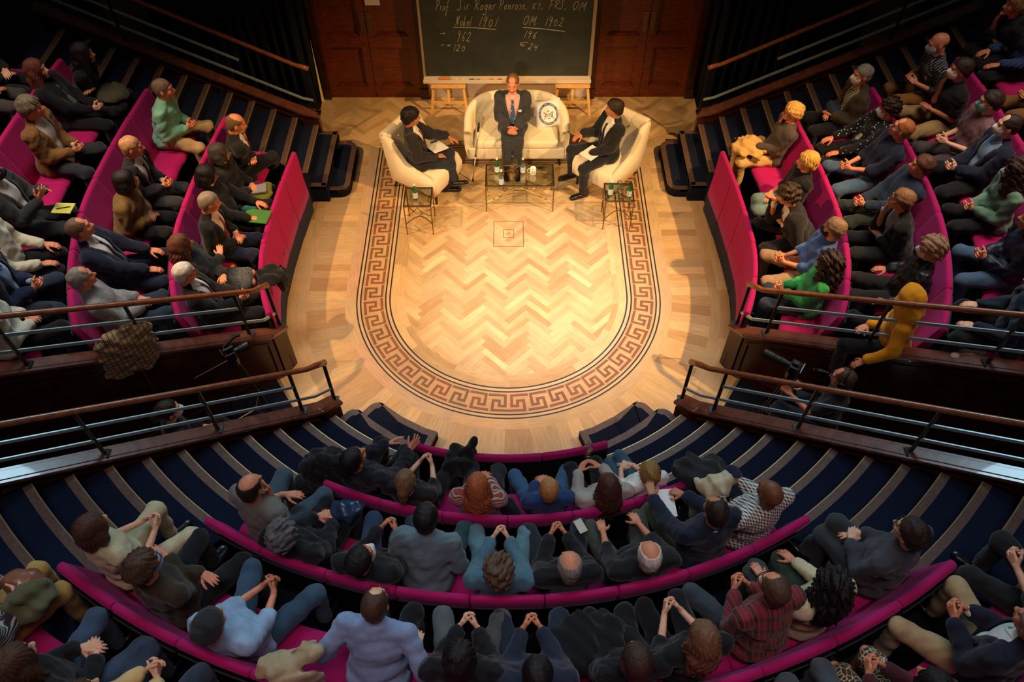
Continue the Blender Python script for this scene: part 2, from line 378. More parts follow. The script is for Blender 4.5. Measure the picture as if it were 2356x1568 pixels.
def stair(side,kind):
    where={('c',-1):'left edge of the central seating block',('c',1):'right edge of the central seating block',('s',-1):'far end of the left seating block beside the curtain',('s',1):'far end of the right seating block beside the curtain'}[(kind,side)]
    root=empty('staircase',label='navy carpeted stairs at the '+where,cat='stairs')
    for i in range(1,15):
        z=lvl(i)
        if kind=='c':
            if i>2:
                a,b=rs(i),rs(i+1); A=arc(a,LOC,AIS,9,side,side); B=arc(b+.01,LOC,AIS,9,side,side)
                st=MB().strip(A,B,0,z).build('step',M_NAVY,root)
                nb=MB().strip(arc(a-.012,LOC,AIS,9,side,side),arc(a+.062,LOC,AIS,9,side,side),z-.03,z+.004); nb.build('nosing',M_NOSE,st)
                MB().strip(arc(a-.016,LOC,AIS,9,side,side),arc(a-.008,LOC,AIS,9,side,side),z-.012,z+.0055).build('edge_strip',M_BRASSLINE,st)
                continue
            if i==1: P=[(1.63,-1.93),(1.47,-1.735),(1.39,-1.77),(1.15,-1.95),(.90,-2.09),(.76,-2.14),(.86,-2.42),(1.5,-2.5)]; P=roundc(P,.10,[1]); ed=range(0,12)
            else: P=[(1.84,-2.12),(1.68,-1.90),(1.60,-1.95),(1.42,-2.10),(1.22,-2.24),(.98,-2.37),(.86,-2.42),(.95,-2.75),(1.7,-2.6)]; P=roundc(P,.12,[1]); ed=range(0,12)
            P=[(side*x,y) for x,y in P]
        else:
            x=2.73+.27*(i-3)
            if i>2:
                st=MB().box((side*(x+.14),2.30,z/2),(.28,1.04,z)).build('step',M_NAVY,root)
                MB().box((side*(x+.022),2.30,z-.012),(.072,1.04,.03)).build('nosing',M_NOSE,st)
                MB().box((side*(x-.014),2.30,z-.004),(.006,1.04,.02)).build('edge_strip',M_BRASSLINE,st)
                continue
            if i==1: P=roundc([(2.19,1.74),(2.19,2.80),(2.95,2.80),(2.95,1.74)],.17,[0,1]); ed=range(0,14)
            else: P=roundc([(2.46,1.66),(2.46,2.86),(2.95,2.86),(2.95,1.66)],.015,[0,1]); ed=range(0,14)
            P=[(side*x_,y) for x_,y in P]
        st=MB().prism(P,0,z).build('step',M_NAVY,root)
        Q=inset(P,.075); nb=MB(); n=len(P)
        good=[k for k in range(n) if (k in ed or (kind=='s' and k==n-1)) and not (kind=='s' and min(abs(P[k][0]),abs(P[(k+1)%n][0]))>2.9)]
        edge_ribbon(nb,P,Q,z+.003,good); nb.build('nosing',M_NOSE,st)
for s in (-1,1): stair(s,'c'); stair(s,'s')
# ---------------------------------------------------------------- corridor walls, copings, handrails
def wallrail(name,pts,hs,side,labelrail,postpos,barstart,rail_dh=.68):
    """pts: plan polyline of the coping centre; hs: coping heights"""
    P=[(side*x,y,h) for (x,y),h in zip(pts,hs)]
    mb=MB()
    for a,b in zip(P,P[1:]):
        a,b=Vector(a),Vector(b); d=(b-a); d.z=0; d.normalize(); nn=Vector((-d.y,d.x,0))*.05
        q=[a+nn,b+nn,b-nn,a-nn]
        mb.add([(v.x,v.y,0) for v in q]+[(v.x,v.y,v.z) for v in q],[(0,1,5,4),(1,2,6,5),(2,3,7,6),(3,0,4,7),(4,5,6,7),(3,2,1,0)])
        # raised frame mouldings
        L=(b-a).length
        if L>.6:
            for sg in (1,-1):
                o=nn.normalized()*.055*sg; k=max(1,round(L/1.3))
                for j in range(k):
                    p=a.lerp(b,(j+.04)/k)+o; q_=a.lerp(b,(j+.96)/k)+o
                    mb.beam((p.x,p.y,.13),(q_.x,q_.y,.13),.02,.03); mb.beam((p.x,p.y,p.z-.13),(q_.x,q_.y,q_.z-.13),.02,.03)
                    mb.beam((p.x,p.y,.13),(p.x,p.y,p.z-.13),.02,.03); mb.beam((q_.x,q_.y,.13),(q_.x,q_.y,q_.z-.13),.02,.03)
    mb.build('wall_'+name,M_MAHD,kind='structure')
    mb=MB()
    for a,b in zip(P,P[1:]):
        a,b=Vector(a),Vector(b); e=(b-a).normalized()*.02
        mb.beam(a-e,b+e,.165,.035); mb.beam(a-e+Vector((0,0,-.03)),b+e+Vector((0,0,-.03)),.13,.03); mb.beam(a-e+Vector((0,0,.02)),b+e+Vector((0,0,.02)),.10,.012)
    mb.build('trim_'+str(TR.pop(0)),M_COP,kind='structure',bevel=.006)
    root=empty('handrail',P[0],label=labelrail,cat='handrail')
    org=Vector(P[0])
    cum=[0]
    for a,b in zip(P,P[1:]): cum.append(cum[-1]+(Vector(b)-Vector(a)).length)
    def at(d,dz=0):
        d=max(0,min(cum[-1],d))
        for i in range(len(P)-1):
            if d<=cum[i+1]+1e-9:
                return Vector(P[i]).lerp(Vector(P[i+1]),(d-cum[i])/(cum[i+1]-cum[i]))+Vector((0,0,dz))-org
    T=cum[-1]
    rp=[at(0,rail_dh-.02)+Vector((0,0,-.0)),at(cum[1]*.5,rail_dh-.005),at(cum[1],rail_dh)]+[at(cum[1]+(T-cum[1])*k/4,rail_dh) for k in range(1,5)]
    m=MB(); m.tube(rp,[.034,.031]+[.027]*(len(rp)-2),12); m.build('rail',M_RAIL,root,smooth=True)
    for dz,ds in ((.22,postpos[0]),(.44,barstart)):
        m=MB(); m.beam(at(max(ds,cum[1]),dz),at(T,dz),.012,.034)
        if ds<cum[1]: m.beam(at(ds,dz),at(cum[1],dz),.012,.034)
        m.build('bar',M_BAR,root)
    for d in postpos:
        m=MB(); m.beam(at(d,0),at(d,rail_dh-.02),.035,.014); m.box(at(d,.02),(.09,.09,.012)); m.build('post',M_BLK,root)
TR=[1,2,3,4,5,6,7,8]
for s,nm in ((-1,'left'),(1,'right')):
    c=UPC-.03; up=[(2.50,-1.09)]+[online(r,c) for r in (2.88,4.2,5.5,6.8)]
    wallrail('corridor_upper_'+nm,up,[.66,.74]+[.65+.487*(r-2.7) for r in (4.2,5.5,6.8)],s,'brown handrail with steel bars on the low wall beside the %s seating block'%nm,[.02,.42,1.45,2.5,3.55,4.5],.42)
    c=LOC+.09; lo=[(1.82,-1.93)]+[online(r,c) for r in (2.87,4.2,5.5,6.8)]
    wallrail('corridor_lower_'+nm,lo,[.44,.53]+[.52+.487*(r-2.87) for r in (4.2,5.5,6.8)],s,'brown handrail with steel bars between the %s passage and the central stairs'%nm,[.02,.42,1.30,2.3,3.3,4.3],.42)
    st=[(2.69,2.87),(2.86,2.87),(6.0,2.95)]
    wallrail('stairs_'+nm,st,[.56,.60,.60+.49*3.14],s,'brown wooden handrail beside the curtain at the top %s stairs'%nm,[.01,2.6],1.0,.74)
    # carpet in the entrance passage
    a,b=(2.30,-1.86),(2.66,-1.32); v=Vector(DR)*5
    MB().add([(s*a[0],a[1],.004),(s*b[0],b[1],.004),(s*(b[0]+v.x),b[1]+v.y,.004),(s*(a[0]+v.x-.3),a[1]+v.y-.3,.004)],[(0,1,2,3)]).build('floor',M_NAVY,kind='structure',fix=False)
    MB().beam((s*a[0],a[1],.006),(s*b[0],b[1],.006),.035,.008).build('trim_'+str(9 if s<0 else 10),M_BRASSLINE,kind='structure')
    a=Vector((2.30,-1.86,-.004)); MB().box((s*5,-2.9,-.03),(5,4.5,.05)).build('floor',M_MAHD,kind='structure')
    # carpet base and dark passage behind the coping at the top
    MB().box((s*5.0,3.5,-.0),(4.2,1.3,.02)).build('floor',M_NAVYD,kind='structure')
# ---------------------------------------------------------------- back wall, doors, panels
YW=4.11
mb=MB(); mb.box((0,YW+.08,1.6),(6.2,.12,3.4)).build('wall_back',M_MAHD,kind='structure')
def door(n,x0,x1):
    mb=MB(); xm=(x0+x1)/2
    root=empty('door_%d'%n,((x0+x1)/2,YW,0),kind='structure')
    for j,(a,b) in enumerate(((x0,xm-.004),(xm+.004,x1))):
        w_=b-a; m=MB(); cx=(a+b)/2-xm
        def bx(xa,xb,za,zb,y=-.0,d=.045): m.box(((xa+xb)/2,y-d/2,(za+zb)/2),(xb-xa,d,zb-za))
        m.box((cx,.012,1.15),(w_,.02,2.3))
        l,r_=cx-w_/2,cx+w_/2; s_=.11
        bx(l,l+s_,0,2.3); bx(r_-s_,r_,0,2.3)
        for z0,z1 in ((0,.20),(.86,1.04),(2.15,2.3)): bx(l+s_,r_-s_,z0,z1)
        for z0,z1 in ((.20,.86),(1.04,2.15)):
            for t,dd in ((0,.034),(.018,.022)):
                xa,xb,za,zb=l+s_+t,r_-s_-t,z0+t,z1-t
                bx(xa,xa+.018,za,zb,0,dd); bx(xb-.018,xb,za,zb,0,dd); bx(xa,xb,za,za+.018,0,dd); bx(xa,xb,zb-.018,zb,0,dd)
        m.build('door_leaf',M_MAH if n==2 else M_MAH,root)
        pm=MB(); hx=(xm-.055 if j==0 else xm+.055)-xm; pm.box((hx,-.055,1.27),(.062,.008,.31)); pm.box((hx,-.062,1.27),(.03,.014,.22)); pm.build('push_plate',M_BRASS,root)
    # frame
    f=MB()
    for x in (x0-.06,x1+.06): f.box((x,YW-.03,1.2),(.11,.10,2.4)); f.box((x,YW-.04,.09),(.13,.13,.18))
    f.build('trim_%d'%(20+n),M_MAHD,kind='structure',bevel=.006)
door(1,-2.76,-1.36); door(2,1.33,2.74)
o=MB().box((-1.92,YW-.045,1.60),(.21,.003,.16)).build('paper_notice',M_WHITE,label='white paper notice stuck on the left wooden door',cat='notice')
# cream wall panel behind the chalkboard
MB().box((-.02,YW-.01,.9),(2.56,.05,1.8)).build('wall_back_panel',M_CREAMW,kind='structure')
mb=MB()
for x in (-1.30,1.26): mb.box((x,YW-.045,.9),(.05,.06,1.8))
mb.build('trim_30',M_CREAMW,kind='structure')
# curtains
def curtain(side):
    v=[];f=[]; path=[]
    pts=[(2.93,4.02),(3.0,3.92),(4.1,4.05),(5.15,4.2)]
    n=0
    for (ax,ay),(bx,by) in zip(pts,pts[1:]):
        L=math.hypot(bx-ax,by-ay); k=max(2,int(L/.018))
        for i in range(k):
            t=i/k; ph=n*.018*2*math.pi/.16; n+=1
            am=.035*(1+.4*math.sin(n*.11)); d=am*math.sin(ph)+.012*math.sin(ph*2.3+1)
            nx,ny=-(by-ay)/L,(bx-ax)/L; path.append((side*(ax+(bx-ax)*t-nx*d),ay+(by-ay)*t-ny*d))
    m=len(path)
    zs=[0.02,.6,1.2,2.0,3.2]
    for z in zs: v+=[(x*(1),y-.06*(z==.02)*0,z) for x,y in path]
    for j in range(len(zs)-1): f+=[(j*m+i,j*m+i+1,(j+1)*m+i+1,(j+1)*m+i) for i in range(m-1)]
    o=obj('curtain',v,f,M_NAVYD,smooth=True,label='dark navy pleated curtain hanging beside the %s wooden doors'%('left' if side<0 else 'right'),cat='curtain')
    sm=o.modifiers.new('solid','SOLIDIFY'); sm.thickness=.008
    MB().box((side*6.2,4.45,1.2),(3.6,.08,3.4)).build('wall_back_'+('left' if side<0 else 'right'),M_MAHD,kind='structure')
    MB().box((side*5.55,4.30,1.3),(.62,.05,3.2)).build('wall_panel_'+('left' if side<0 else 'right'),plain('pale_green_panel',(120,118,84),.7),kind='structure')
curtain(-1); curtain(1)
obj('trim_31',[(-2.90,3.93,.01),(-2.86,3.94,.01),(-2.89,4.0,1.05)],[(0,1,2)],plain('cream_strip',(230,214,160),.5),kind='structure')
# ---------------------------------------------------------------- barrier panels and theatre seats
def upath(rho,kind,step,margin=0.11,yt=1.70):
    """centres and inward headings of units of width ~step along a row"""
    if kind=='c':
        e0=online(rho,AIS,-1); e1=online(rho,AIS,1); a0=math.atan2(e0[1],e0[0]); a1=math.atan2(e1[1],e1[0]); L=(a1-a0)*rho-2*margin; n=max(1,round(L/step)); w_=L/n
        return [(rho*math.cos(a),rho*math.sin(a),a+math.pi/2,w_) for a in [a0+(margin+w_*(i+.5))/rho for i in range(n)]]
    side=-1 if kind=='l' else 1
    e=online(rho,UPC,1); a1=-math.atan2(e[1],e[0]); L=yt+a1*rho-margin; n=round(L/step); w_=L/n; out=[]
    for i in range(n):
        d=w_*(i+.5)
        if d<yt: x,y,a=rho-.04*(yt-d)**2,yt-d,math.pi/2
        else: t=(d-yt)/rho; x,y,a=rho*math.cos(t),-rho*math.sin(t),math.pi/2-t
        # inward heading: local +y must point inward; rz = angle so that (-sin,cos)=inward
        inx,iny=-math.cos(math.pi/2-a),math.sin(math.pi/2-a)
        inx,iny=-x/rho if d>=yt else -1,(-y/rho if d>=yt else -.08*(yt-d)*.9)
        out.append((side*x,y,math.atan2(-side*inx,iny),w_))
    return out
def panel(w_,prof,rho,seg=6):
    """cross-section (y inward,z) swept along a slightly curved width"""
    V=[];F=[];n=len(prof); xs=[-w_/2+.004]+[-w_/2+.018]+[-w_/2+.018+(w_-.036)*k/seg for k in range(1,seg)]+[w_/2-.018,w_/2-.004]
    for q,x in enumerate(xs):
        sag=x*x/(2*rho) if rho else 0; edge=.010 if q in(0,len(xs)-1) else 0
        cy=sum(p[0] for p in prof)/n; cz=sum(p[1] for p in prof)/n
        for y,z in prof:
            dy,dz=y-cy,z-cz; l=math.hypot(dy,dz); V.append((x,y+sag-dy/l*edge,z-dz/l*edge))
    m=len(xs)
    F=[(i*n+k,i*n+(k+1)%n,(i+1)*n+(k+1)%n,(i+1)*n+k) for i in range(m-1) for k in range(n)]+[tuple(range(n))[::-1],tuple((m-1)*n+k for k in range(n))]
    return V,F
def roundtop(pts_front,pts_back,r,top):
    return pts_front+[(top[0]+r*math.cos(a),top[1]+r*math.sin(a)) for a in [k*math.pi/6 for k in range(1,6)]]+pts_back
GN={'l':'left','r':'right','c':'central'}
def barrier(kind):
    root=empty('barrier',label='low magenta padded barrier in front of the first row of the %s seating block'%GN[kind],cat='barrier')
    rB={'l':2.81,'r':2.81,'c':2.94}[kind]; U_=upath(rB,kind,.56,-.06 if kind=='c' else 0,1.50); w_=U_[0][3]
    prof=roundtop([(.155,.26),(.10,.55),(.033,.96)],[(-.028,.955),(-.034,.93),(.02,.90),(.05,.5),(.09,.26)],.030,(.002,.968))
    if kind!='c': prof=[(y*.42 if y>.04 else y,z) for y,z in prof]
    for k,(x,y,a,_) in enumerate(U_):
        V,F=panel(w_,prof,2.9 if (kind=='c' or y<0) else 0)
        if k==0: me=obj('padded_panel',V,F,M_PINK,root,smooth=True,loc=(x,y,0),rz=a); base=me
        else:
            o=obj('padded_panel',V,F,M_PINK,root,smooth=True,loc=(x,y,0),rz=a)
        V3,F3=panel(w_+.006,[(-.035,.39),(-.035,.925),(.015,.92),(.045,.5),(.06,.39)] if kind=='c' else [(-.036,.39),(-.036,.925),(.0,.92),(.004,.5),(.01,.39)],2.9 if (kind=='c' or y<0) else 0,3); obj('inner_board',V3,F3,M_SEATB,root,loc=(x,y,0),rz=a)
        V2,F2=panel(w_+.008,[(.165 if kind=='c' else .072,0),(.15 if kind=='c' else .068,.265),(0,.265),(0,0)],2.9 if (kind=='c' or y<0) else 0,3)
        obj('plinth',V2,F2,M_NAVYD if 0 else plain('navy_plinth',(34,40,66),.9,0,.2,.2,90),root,loc=(x,y,0),rz=a)
for k in 'lcr': barrier(k)
SEATS={}
ORD={'A':'first','B':'second','C':'third','D':'fourth'}
def seat_row(row,kind):
    z=ROWS[row][0]; rb=RB(row,kind); U_=upath(rb,kind,.56); w_=U_[0][3]; out=[]
    protos={}
    for i,(x,y,a,_) in enumerate(U_):
        cur=(kind=='c' or y<-.15)
        if cur not in protos:
            s=empty('theatre_seat',(x,y,z),a); prof=roundtop([(.18,.36),(.115,.66),(.036,.945)],[(-.030,.945),(.03,.62),(.09,.36)],.034,(.003,.948))
            V,F=panel(w_,prof,rb if cur else 0); b=obj('backrest',V,F,M_PINK,s,smooth=True)
            V,F=panel(w_*.96,[(.15,.36),(.15,.43),(.20,.460),(.44,.463),(.505,.44),(.515,.40),(.49,.36)],0,4); obj('seat_cushion',V,F,M_PINK,s,smooth=True)
            m=MB()
            for sx in (-.2,.2): m.box((sx,.30,.17),(.05,.34,.34))
            m.box((0,.31,.345),(w_*.8,.30,.03)); m.build('seat_base',M_SEATB,s)
            V,F=panel(w_*.99,[(.085,.0),(.085,.36),(.025,.65),(-.046,.91),(-.056,.91),(.01,.6),(.06,.3),(.06,0)],rb if cur else 0,4); obj('back_shell',V,F,M_SEATB,s)
            protos[cur]=s
        else: s=copytree(protos[cur],loc=(x,y,z),rz=a)
        g='magenta seats of the %s row, %s block'%(ORD[row],GN[kind])
        tag(s,'magenta upholstered theatre seat in the %s row of the %s seating block'%(ORD[row],GN[kind]),'theatre seat',g)
        out.append(s)
    SEATS[row+kind]=out
for r_ in 'ABCD':
    for k in 'lcr': seat_row(r_,k)
# ---------------------------------------------------------------- chalkboard, ledge, trestles
YB=3.86
m=N('blackboard'); f=m.noise(2.2,None,6,.65); g=m.noise(14,None,3)
m.set(Base_Color=m.mix(m.ramp(f,.35,.75),(.015,.020,.017),(.038,.045,.037)),Roughness=.75); M_BOARD=m.m
root=empty('chalkboard',(0,YB,.5),label='large black chalkboard with chalk handwriting standing on two wooden trestles',cat='chalkboard')
MB().box((-.02,.02,.72),(2.44,.03,1.42)).build('board_surface',M_BOARD,root)
[MB().box((x_,.015,.72),(w__,.05,1.44)).build('board_frame',plain('board_frame',(150,134,112),.5),root,bevel=.004) for x_,w__ in ((-1.255,.035),(1.215,.05))]
m=MB(); m.box((-.02,-.06,-.005),(2.50,.15,.025)); m.box((-.02,-.13,.0),(2.50,.02,.05)); m.build('chalk_ledge',M_CREAMW,root,bevel=.004)
# handwriting: single-stroke glyphs in a unit cell (x right, y up, baseline 0)
G={'P':[[(.1,0),(.35,1)],[(.0,.8),(.3,1.05),(.75,1.0),(.8,.7),(.5,.5),(.25,.45)]],'r':[[(.1,0),(.2,.45)],[(.18,.3),(.4,.48),(.6,.45)]],'o':[[(.4,.45),(.1,.3),(.1,.05),(.35,0),(.55,.2),(.5,.42),(.38,.45)]],
'f':[[(.8,.95),(.6,1),(.4,.6),(.2,-.45),(.0,-.3)],[(.1,.35),(.75,.4)]],'.':[[(.1,0),(.2,.05)]],',':[[(.2,.08),(.1,-.15)]],'S':[[(.8,.9),(.6,1.05),(.35,.85),(.5,.5),(.45,.1),(.1,-.05),(-.1,.1)]],'i':[[(.15,.4),(.2,0)],[(.25,.62),(.27,.65)]],
'R':[[(.1,0),(.35,1)],[(.0,.8),(.4,1.05),(.8,.95),(.7,.6),(.25,.5),(.8,0)]],'g':[[(.5,.45),(.15,.4),(.1,.1),(.4,.05),(.55,.45),(.4,-.4),(.1,-.55),(-.2,-.4)]],'e':[[(.1,.2),(.45,.28),(.4,.45),(.15,.4),(.1,.1),(.3,0),(.55,.1)]],
'n':[[(.1,.42),(.15,0)],[(.15,.3),(.4,.45),(.5,.3),(.5,0)]],'s':[[(.5,.42),(.25,.4),(.35,.2),(.3,.0),(.05,.02)]],'K':[[(.1,0),(.2,.7)],[(.65,.7),(.2,.35),(.6,0)]],'t':[[(.25,.75),(.2,.05),(.4,0)],[(.0,.5),(.5,.52)]],
'F':[[(.15,0),(.3,.9)],[(.1,.95),(.9,1)],[(.2,.5),(.7,.52)]],'O':[[(.5,1),(.15,.75),(.05,.3),(.3,0),(.65,.25),(.75,.75),(.5,1)]],'M':[[(.0,0),(.25,.95),(.45,.3),(.85,1),(.8,.1),(1.0,0)]],'N':[[(.0,0),(.3,.95),(.45,.05),(.8,1)]],
'b':[[(.4,1),(.1,.05),(.4,0),(.5,.3),(.2,.35)]],'l':[[(.45,1),(.2,.4),(.12,.05),(.35,.05)]],'1':[[(.45,1),(.2,0)]],'9':[[(.7,.85),(.4,1),(.2,.7),(.5,.6),(.7,.9),(.5,.3),(.35,-.1)]],'0':[[(.45,.75),(.15,.5),(.15,.1),(.45,0),(.65,.4),(.45,.75)]],
'2':[[(.15,.75),(.5,.95),(.65,.7),(.3,.25),(.0,.02),(.35,.05),(.7,-.05)]],'6':[[(.7,.95),(.3,.6),(.15,.15),(.45,0),(.55,.35),(.2,.35)]],'4':[[(.2,.8),(.1,.4),(.65,.4)],[(.6,.8),(.5,-.15)]],'7':[[(.1,.85),(.65,.9),(.3,0)]],
'~':[[(.0,.55),(.3,.75),(.5,.6),(.9,.7)],[(.05,.3),(.4,.45),(.6,.35),(.9,.45)]],'>':[[(-.9,.4),(1,.5)],[(.6,.8),(1,.5),(.8,.15)]],'<':[[(1,.9),(.1,.6),(.8,.2)],[(.1,.35),(.7,0)]]}
def write(text,u0,v0,u1,v1,hh):
    """lettering from pixel (u0,v0) to (u1,v1) baseline ends of the photograph's enlarged board view"""
    mb=MB(); q=lambda u,v: pxy(940+u/5.122,v/5.122,YB-.0); a=Vector(q(u0,v0)); b=Vector(q(u1,v1)); wd={' ':.55,'.':.35,',':.35,'i':.4,'1':.55,'M':1.15,'>':1.6,'~':1.2,'N':1.0,'l':.85,'r':.6,'e':.6,'n':.68,'s':.6,'o':.65,'g':.7,'t':.6}
    tot=sum(wd.get(c,.9) for c in text); d=(b-a); s=d.length/tot; d.normalize(); up=Vector((-d.y,d.x)); p=0
    for c in text:
        for st in G.get(c,[]):
            pts=[]
            for i,(x,y) in enumerate(st):
                e=a+d*((p+x*.82+y*.24)*s)+up*(y*hh); pts.append(Vector((e.x,YB+.0035,e.y)))
            sm=[pts[0]]
            for i in range(len(pts)-1):
                p0=pts[max(0,i-1)];p1=pts[i];p2=pts[i+1];p3=pts[min(len(pts)-1,i+2)]
                for t in (.33,.67,1): sm.append(.5*((2*p1)+(p2-p0)*t+(2*p0-5*p1+4*p2-p3)*t*t+(3*p1-p0-3*p2+p3)*t**3))
            mb.tube([v-Vector((0,YB,.5)) for v in sm],.0033,4)
        p+=wd.get(c,.9)
    mb.build('chalk_writing',CHALK,root,fix=False)
CHALK=plain('chalk',(178,174,148),.95)
write('Prof.',320,125,500,130,.145); write('Sir',580,120,720,115,.15); write('Roger',775,118,1030,112,.145); write('Penrose,',1065,112,1400,110,.145); write('Kt,',1455,108,1590,106,.12); write('FRS,',1650,106,1860,108,.13); write('OM',1925,115,2110,125,.13)
write('Nobel',555,300,760,310,.15); write('1901',820,305,1050,315,.14); write('OM',1345,290,1520,300,.14); write('1902',1600,305,1830,310,.135)
write('962',560,480,740,490,.155); write('>',395,415,450,415,.05); write('>',395,545,425,540,.04); write('~',450,550,510,550,.035); write('120',520,600,680,605,.11)
write('196',1350,445,1520,455,.11); write('<',1290,545,1390,550,.08); write('24',1405,580,1530,590,.10)
mb=MB()
for a,b in (((525,322),(1030,348)),((1345,325),(1840,372))):
    A=pxy(940+a[0]/5.122,a[1]/5.122,YB);B=pxy(940+b[0]/5.122,b[1]/5.122,YB); Mx=((A[0]+B[0])/2,(A[1]+B[1])/2+.008)
    mb.tube([(p[0],.0035,p[1]-.5) for p in (A,Mx,B)],.005,5)
mb.build('chalk_writing',CHALK,root,fix=False)
ZL=.5+.0255-.018
for u,c,l in ((265,(225,215,190),.045),(565,(230,222,200),.05),(642,(230,222,205),.05),(745,(70,100,150),.07),(820,(120,140,90),.05),(888,(235,200,90),.05),(978,(220,120,50),.06),(1075,(210,50,70),.06)):
    x=pxy(940+u/5.122,890/5.122,YB-.06)[0]; nm={(235,200,90):'yellow',(220,120,50):'orange',(210,50,70):'red',(70,100,150):'blue',(120,140,90):'green'}.get(c,'white')
    o=MB().tube([(-l/2,0,0),(l/2,0,0)],.008,8).build('chalk_stick',plain('chalk_'+nm,c,.9),loc=(x,YB-.09,ZL+.012))
    tag(o,{265:'white chalk stick at the far left of the ledge',565:'white chalk stick just right of the wooden eraser',642:'white chalk stick beside the blue one on the ledge'}.get(u,nm+' chalk stick on the ledge of the chalkboard'),'chalk','chalk sticks on the ledge')
x=pxy(940+428/5.122,885/5.122,YB-.06)[0]
er=empty('board_eraser',(x,YB-.085,ZL),label='orange-brown wooden board eraser on the chalk ledge',cat='eraser')
MB().box((0,0,.028),(.145,.05,.03)).build('eraser_body',plain('eraser_wood',(222,140,70),.5),er,bevel=.008); MB().box((0,0,.008),(.14,.048,.014)).build('felt_pad',plain('felt',(160,120,90),.9),er)
def trestle(x,lab):
    r=empty('trestle',(x,3.69,0),label=lab,cat='trestle'); zt=.455
    for (fx,fy,tx,ty) in ((-.27,-.10,-.22,.03),(.27,-.10,.22,.03),(.0,.16,.0,.06)):
        MB().beam((fx,fy,0),(tx,ty,zt-.02),.038,.028).build('leg',M_PINE,r)
    MB().box((0,.02,zt-.012),(.52,.10,.022)).build('top_bar',M_PINE,r,bevel=.004)
    MB().box((0,-.045,.20),(.50,.022,.036)).build('cross_bar',M_PINE,r)
    MB().beam((0,-.045,.20),(0,.03,.44),.034,.02).build('centre_strut',M_PINE,r)
trestle(-.90,'pine trestle under the left end of the chalkboard'); trestle(.96,'pine trestle under the right end of the chalkboard')
# ---------------------------------------------------------------- loveseat, armchairs
def softbox(name,c,d,mat,parent,bev=.03,**k):
    o=MB().box(c,d).build(name,mat,parent,**k); b=o.modifiers.new('b','BEVEL'); b.width=bev; b.segments=4; o.data.shade_smooth(); return o
def loveseat():
    r=empty('loveseat',(.115,2.70,0),R(180),label='cream button-tufted two-seat sofa with curved back in front of the chalkboard',cat='sofa')
    # local +y = forwards (towards the camera side)
    hw,yf,yb,cr=.69,.30,-.36,.50; path=[]
    path=[(-hw,yf-.02*k) for k in (0,)]+[(-hw,.05)]
    for k in range(0,9):
        a=math.pi+math.pi/2*k/8; path.append((-hw+cr+cr*math.cos(a)*1.0, yb+cr*.82+cr*.82*math.sin(a)))
    full=path+[(-x,y) for x,y in path[::-1]]
    # resample
    P=[Vector((*p,0)) for p in full]; S=[0]
    for a,b in zip(P,P[1:]): S.append(S[-1]+(b-a).length)
    n=64; Q=[]
    for i in range(n):
        d=S[-1]*i/(n-1); j=max(k for k in range(len(S)) if S[k]<=d+1e-9); j=min(j,len(P)-2); Q.append(P[j].lerp(P[j+1],(d-S[j])/max(1e-9,S[j+1]-S[j])))
    V=[];pn=0; 
    for i,q in enumerate(Q):
        t=(Q[min(n-1,i+1)]-Q[max(0,i-1)]).normalized(); out=Vector((t.y,-t.x,0))*1; 
        if out.dot(Vector((q.x,q.y-.2,0)))<0: out=-out
        u=i/(n-1); e=min(u,1-u)/.5; H=.60+.22*(math.sin(min(1,e*1.5)*math.pi/2)**1.3)
        prof=[(.0,.14),(.035,.32),(.045,H-.06),(.032,H-.018),(.0,H),(-.04,H-.01),(-.07,H-.05)]
        for lv in range(1,9):
            z=H-.05-(H-.05-.36)*lv/8; tuft=.012*math.cos(u*n/4.2*math.pi*2/1.6+(math.pi if (lv//2)%2 else 0))*(1 if e>.25 else .2); prof.append((-.075+tuft,z))
        prof.append((-.07,.14)); pn=len(prof)
        V+=[(q.x+out.x*a,q.y+out.y*a,z) for a,z in prof]
    F=[(i*pn+k,i*pn+k+1,(i+1)*pn+k+1,(i+1)*pn+k) for i in range(n-1) for k in range(pn-1)]+[tuple(range(pn)),tuple((n-1)*pn+k for k in range(pn))[::-1]]
    o=obj('tufted_back',V,F,M_CREAM,r,smooth=True)
    bt=MB()
    for i in range(10,54,5):
        for z in ((.52,.68) if i%2 else (.60,)):
            q=Q[i]; c=Vector((0,.1,0)); d=(c-q); d.z=0; d.normalize(); bt.lathe([(0.001,.006),(.010,.004),(.012,0)],(q.x+d.x*.082,q.y+d.y*.082,z),8)
    bt.build('button',plain('upholstery_button',(206,190,158),.7),r)
    softbox('seat_cushion',(0,.03,.385),(1.16,.60,.13),M_CREAM,r,.04); softbox('seat_base',(0,.02,.235),(1.36,.60,.19),M_CREAM,r,.025)
    MB().tube([(-.57,.325,.41),(.57,.325,.41)],.006,6).build('piping',M_CREAM,r)
    for x,y in ((-.60,.26),(.60,.26),(-.55,-.28),(.55,-.28)): MB().tube([(x,y,.15),(x*1.02,y*1.03,0)],[.024,.014],8).build('leg',M_DLEG,r)
loveseat()
